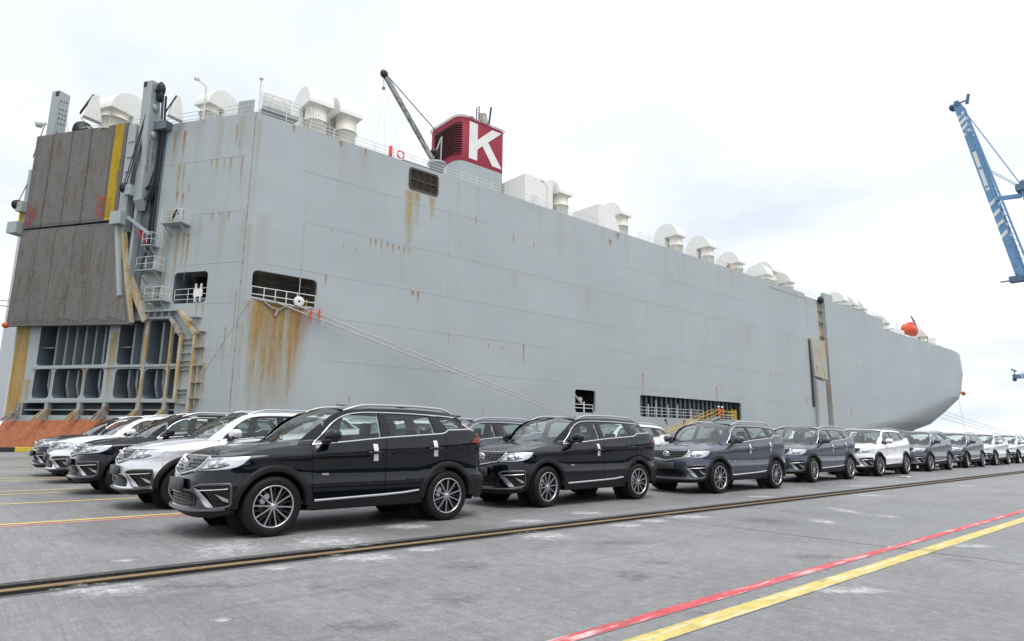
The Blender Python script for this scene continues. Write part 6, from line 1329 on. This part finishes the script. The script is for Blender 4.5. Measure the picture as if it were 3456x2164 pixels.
# ------------------------------------------------------------------ blue quay cranes
M_BLUE = rusty('crane blue', (0.15, 0.30, 0.50), (0.22, 0.37, 0.55), 0.3); M_BLUED = simple('crane dark blue', (0.10, 0.17, 0.26), 0.6, var=0.2, scale=0.5); M_BANDW = simple('crane white', (0.75, 0.75, 0.74), 0.6)
def quay_crane(X, up, label, zg=48.3, y_root=37.7, y_back=-8, blen=56, tip=None):
    c = empty('quay_crane', (X, 30, 0)); tag(c, label, 'crane', 'blue quay cranes')
    def cb(m, name, mat=M_BLUE, par=None):
        m.v = [(v[0]-X, v[1]-30, v[2]) for v in m.v] ; return m.build(name, mat, par or c)
    yl = y_root-6.0
    for y in (yl, yl-28):
        for x in (X-8, X+8):
            m = MB(); m.beam((x, y, 1.2), (x, y, zg), 1.6, 1.6); cb(m, 'leg'); m = MB(); m.box((x-3, y-0.6, 0.02), (x+3, y+0.6, 1.4)); cb(m, 'bogie', M_BLUED)
        m = MB(); m.beam((X-8, y, zg*0.3), (X+8, y, zg*0.3), 1.2, 1.6); cb(m, 'sill_beam'); m = MB(); m.beam((X-8, y, zg), (X+8, y, zg), 1.4, 1.8); cb(m, 'portal_beam')
    for x in (X-8, X+8): m = MB(); m.beam((x, yl-28, zg*0.3), (x, yl, zg*0.3), 1.0, 1.4); cb(m, 'tie_beam'); m = MB(); m.beam((x, yl-28, zg*0.3), (x, yl, zg), 0.8, 0.8); cb(m, 'brace')
    for x in (X-3.5, X+3.5): m = MB(); m.beam((x, y_back-10, zg-1), (x, y_root, zg-1), 1.3, 2.4); cb(m, 'back_girder')
    m = MB(); m.box((X-5, y_back-6, zg+0.4), (X+5, y_back+8, zg+6)); cb(m, 'machinery_house', M_BANDW)
    ap = Vector((X, y_root-3.2, zg+24)); 
    for x in (X-4, X+6): m = MB(); m.beam((x, yl, zg), (X+math.copysign(2, x-X), ap.y, ap.z), 1.1, 1.1); cb(m, 'mast_leg'); m = MB(); m.beam((x, yl-27, zg), (X+math.copysign(2, x-X), ap.y, ap.z), 0.6, 0.6); cb(m, 'back_stay')
    m = MB(); m.box((X-3.5, ap.y-1.5, ap.z-1), (X+3.5, ap.y+1.5, ap.z+0.8)); cb(m, 'apex_platform', M_BLUED); m = MB(); m.ell((X, ap.y, ap.z+1.6), (1.5, 1.2, 1.2), 12, 6); cb(m, 'apex_sheaves', M_BLUED)
    root = Vector((X, y_root, zg-1)); tipv = Vector(tip) if tip else root+Vector((0, blen, 0)); d = (tipv-root).normalized(); nrm = Vector((1, 0, 0)).cross(d)
    def bp(t, x, o=0): return root.lerp(tipv, t)+Vector((x, 0, 0))+nrm*o
    for x in (-2.4, 2.4):
        m = MB(); m.beam(bp(0, x), bp(1, x), 1.9, 1.2, (1, 0, 0)); bo = cb(m, 'boom_girder')
        for t0 in (0.20, 0.26, 0.32, 0.38, 0.80, 0.835, 0.87, 0.905):
            m = MB(); dt = 0.018
            m.add([bp(t0, x-0.61, -0.96), bp(t0+dt, x-0.61, -0.96), bp(t0+dt+0.022, x-0.61, 0.96), bp(t0+0.022, x-0.61, 0.96)], [(0, 1, 2, 3)]); cb(m, 'white_stripe', M_BANDW, bo)
        m = MB(); m.add([bp(0.47, x-0.61, -0.5), bp(0.70, x-0.61, -0.5), bp(0.70, x-0.61, 0.4), bp(0.47, x-0.61, 0.4)], [(0, 1, 2, 3)]); cb(m, 'white_panel', M_BANDW, bo)
    for k in range(9): m = MB(); t = 0.05+0.11*k; m.beam(bp(t, -3.2), bp(t, 3.2), 0.6, 0.6); cb(m, 'boom_cross_beam')
    # walkway truss along the boom's back
    m = MB(); m.beam(bp(0.05, -3.4, 2.6), bp(0.88, -3.4, 1.6), 0.5, 0.4)
    for k in range(24): t = 0.06+0.034*k; m.beam(bp(t, -3.4, 2.5-t), bp(t+0.034, -3.2, 0.9), 0.14, 0.14)
    cb(m, 'boom_walkway')
    for t, o in ((0.95, 0.0), (0.60, 0.4)):
        for x in (-2, 2):
            m = MB(); m.tube([ap+Vector((x, 0, 0)), bp(t, x, 1.0)], 0.10, 6); cb(m, 'forestay')
    m = MB(); m.beam(ap+Vector((-2, 0.5, -2.4)), bp(0.41, -3.2, 0.8), 0.9, 1.1); cb(m, 'boom_latch')
    m = MB(); m.beam(bp(1.0, -3.2), bp(1.0, 3.2), 1.2, 1.6); m.ell(bp(1.01, 0, -1.6), (2.0, 1.0, 1.0), 10, 6); m.beam(bp(0.965, -3.6, 2.4), bp(1.015, -3.6, 3.6), 0.5, 0.8); m.beam(bp(0.99, -3.6, 0.8), bp(0.985, -3.6, 2.8), 0.4, 0.4); cb(m, 'boom_tip', M_BLUED)
    m = MB(); m.box((X-4.6, y_root-1.0, zg-3.2), (X-2.0, y_root+2.2, zg-1.6)); m.beam((X-4.4, y_root+2, zg-2.8), (X-4.4, y_root+4.2, zg-2.8), 0.5, 0.3); cb(m, 'hinge_platform', M_BLUED)
quay_crane(222, True, 'blue quay crane with its striped boom raised beyond the bow', tip=(222, 47.3, 103.0))
quay_crane(425, False, 'blue quay crane far along the quay with its boom lowered', zg=36.5, blen=43)
# ------------------------------------------------------------------ the parked cars
car0 = make_car(); first = True
def place(x, ynear, colour, label, group, tape='both', rz=0.0):
    global first
    c = car0 if first else copy_tree(car0); first = False
    c.location = (x, ynear+0.903, 0); c.rotation_euler = (0, 0, R(rz)); tag(c, label, 'car', group)
    if colour != 'black': recolour(c, PAINT[colour])
    return c
LANE1 = [(3.05, 8.02, 'black', 'glossy black car at the head of the row by the crane rail, two taped handles', 0.5), (8.13, 8.42, 'black', 'glossy black car second in the rail row, tape on one handle', 0.3),
         (13.44, 8.19, 'grey', 'slate grey car parked right behind the second black car in the rail row', -0.3), (19.27, 8.65, 'grey', 'slate grey car parked just ahead of the white car in the rail row', 0.3),
         (24.74, 8.78, 'white', 'only white car of the row beside the crane rail', 0.2), (30.63, 8.95, 'grey', 'slate grey car parked directly behind the white car in the rail row', 0.3),
         (36.3, 9.08, 'grey', 'slate grey car parked ahead of the silver pair in the rail row', 0), (41.9, 9.2, 'silver', 'silver car ahead of the last one in the rail row', 0.2), (47.4, 9.3, 'silver', 'silver car at the far tail of the rail row', 0)]
LANE2 = [(2.95, 11.62, 'silver', 'silver car heading the second lane, between two black cars', 0.4), (8.15, 11.7, 'grey', 'dark grey car behind the silver one in the second lane', 0), (13.5, 11.75, 'white', 'white car third in the second lane, behind the dark grey one', 0),
         (18.9, 11.8, 'grey', 'grey car between two white ones in the second lane', 0), (24.4, 11.9, 'white', 'white car in the second lane showing its roof behind a grey car', 0), (30.0, 11.9, 'white', 'white car in the second lane hidden behind the white car of the rail row', 0)]
LANE3 = [(2.68, 15.0, 'black', 'glossy black car heading the third lane, beside the silver car', 0.4), (8.0, 15.0, 'white', 'white car second in the third lane, seen through car windows', 0)]
LANE4 = [(2.58, 18.4, 'white', 'white car heading its lane between two black cars', 0.3), (7.9, 18.4, 'silver', 'silver car second in the fourth lane, seen through car windows', 0)]
LANE5 = [(2.5, 21.3, 'black', 'black car heading the farthest lane, nearest the ship ramp', 0.3)]
for L_, g in ((LANE1, 'cars in the row beside the crane rail'), (LANE2, 'cars in the second lane'), (LANE3, 'cars in the third lane'), (LANE4, 'cars in the fourth lane'), (LANE5, 'cars in the fifth lane')):
    for i, (x, y, col, lb, rz) in enumerate(L_):
        c = place(x, y, col, lb, g, rz=rz)
        keep = 2 if (L_ is LANE1 and i in (0, 2, 3)) else (1 if (L_ is LANE1 and i == 1) else 0)
        c['tapes'] = keep
def all_kids(o):
    for ch in o.children: yield ch; yield from all_kids(ch)
for c in [o for o in COL.objects if o.parent is None and 'tapes' in o]:
    k = c['tapes']; del c['tapes']; rs_ = random.Random(c.name).uniform(-7, 7) if c is not car0 else 0
    for o in c.children:
        if o.name.startswith('wheel') and o.type == 'EMPTY':
            o.rotation_mode = 'YXZ'; o.rotation_euler = (0, R(random.uniform(0, 36)), (0 if o.location.y < 0 else math.pi)+(R(rs_) if o.location.x < 1 else 0))
    for o in list(all_kids(c)):
        if o.name.startswith('white_tape') and (k == 0 or (k == 1 and o.parent.name.startswith('rear_door'))): bpy.data.objects.remove(o)
# ------------------------------------------------------------------ unseen shed added behind the camera to darken the reflections in the car doors
M_SHED = simple('shed cladding', (0.085, 0.095, 0.105), 0.7, var=0.2, scale=0.3); M_SHEDR = simple('shed roof', (0.25, 0.26, 0.27), 0.7, var=0.15, scale=0.3); M_SHEDD = simple('shed door', (0.045, 0.06, 0.075), 0.6, var=0.2, scale=0.5)
sh = empty('transit_shed', (40, -52, 0)); tag(sh, 'long dark grey shed with roller doors added unseen to darken the car reflections', 'shed')
m = MB(); m.prism([(0, 0), (-30, 0), (-30, 10), (-15, 13), (0, 10)], lambda a, b, d: Vector((d, a, b)), -150, 170); m.build('shed_wall', M_SHED, sh, recalc=True)
m = MB(); m.prism([(0.8, 9.9), (-15, 13.1), (-30.8, 9.9), (-30.8, 10.2), (-15, 13.4), (0.8, 10.2)], lambda a, b, d: Vector((d, a, b)), -151, 171); m.build('shed_roof', M_SHEDR, sh, recalc=True)
for k in range(12): m = MB(); x = -140+26*k; m.box((x, 0.0, 0), (x+8, 0.15, 6.5)); m.build('roller_door', M_SHEDD, sh)
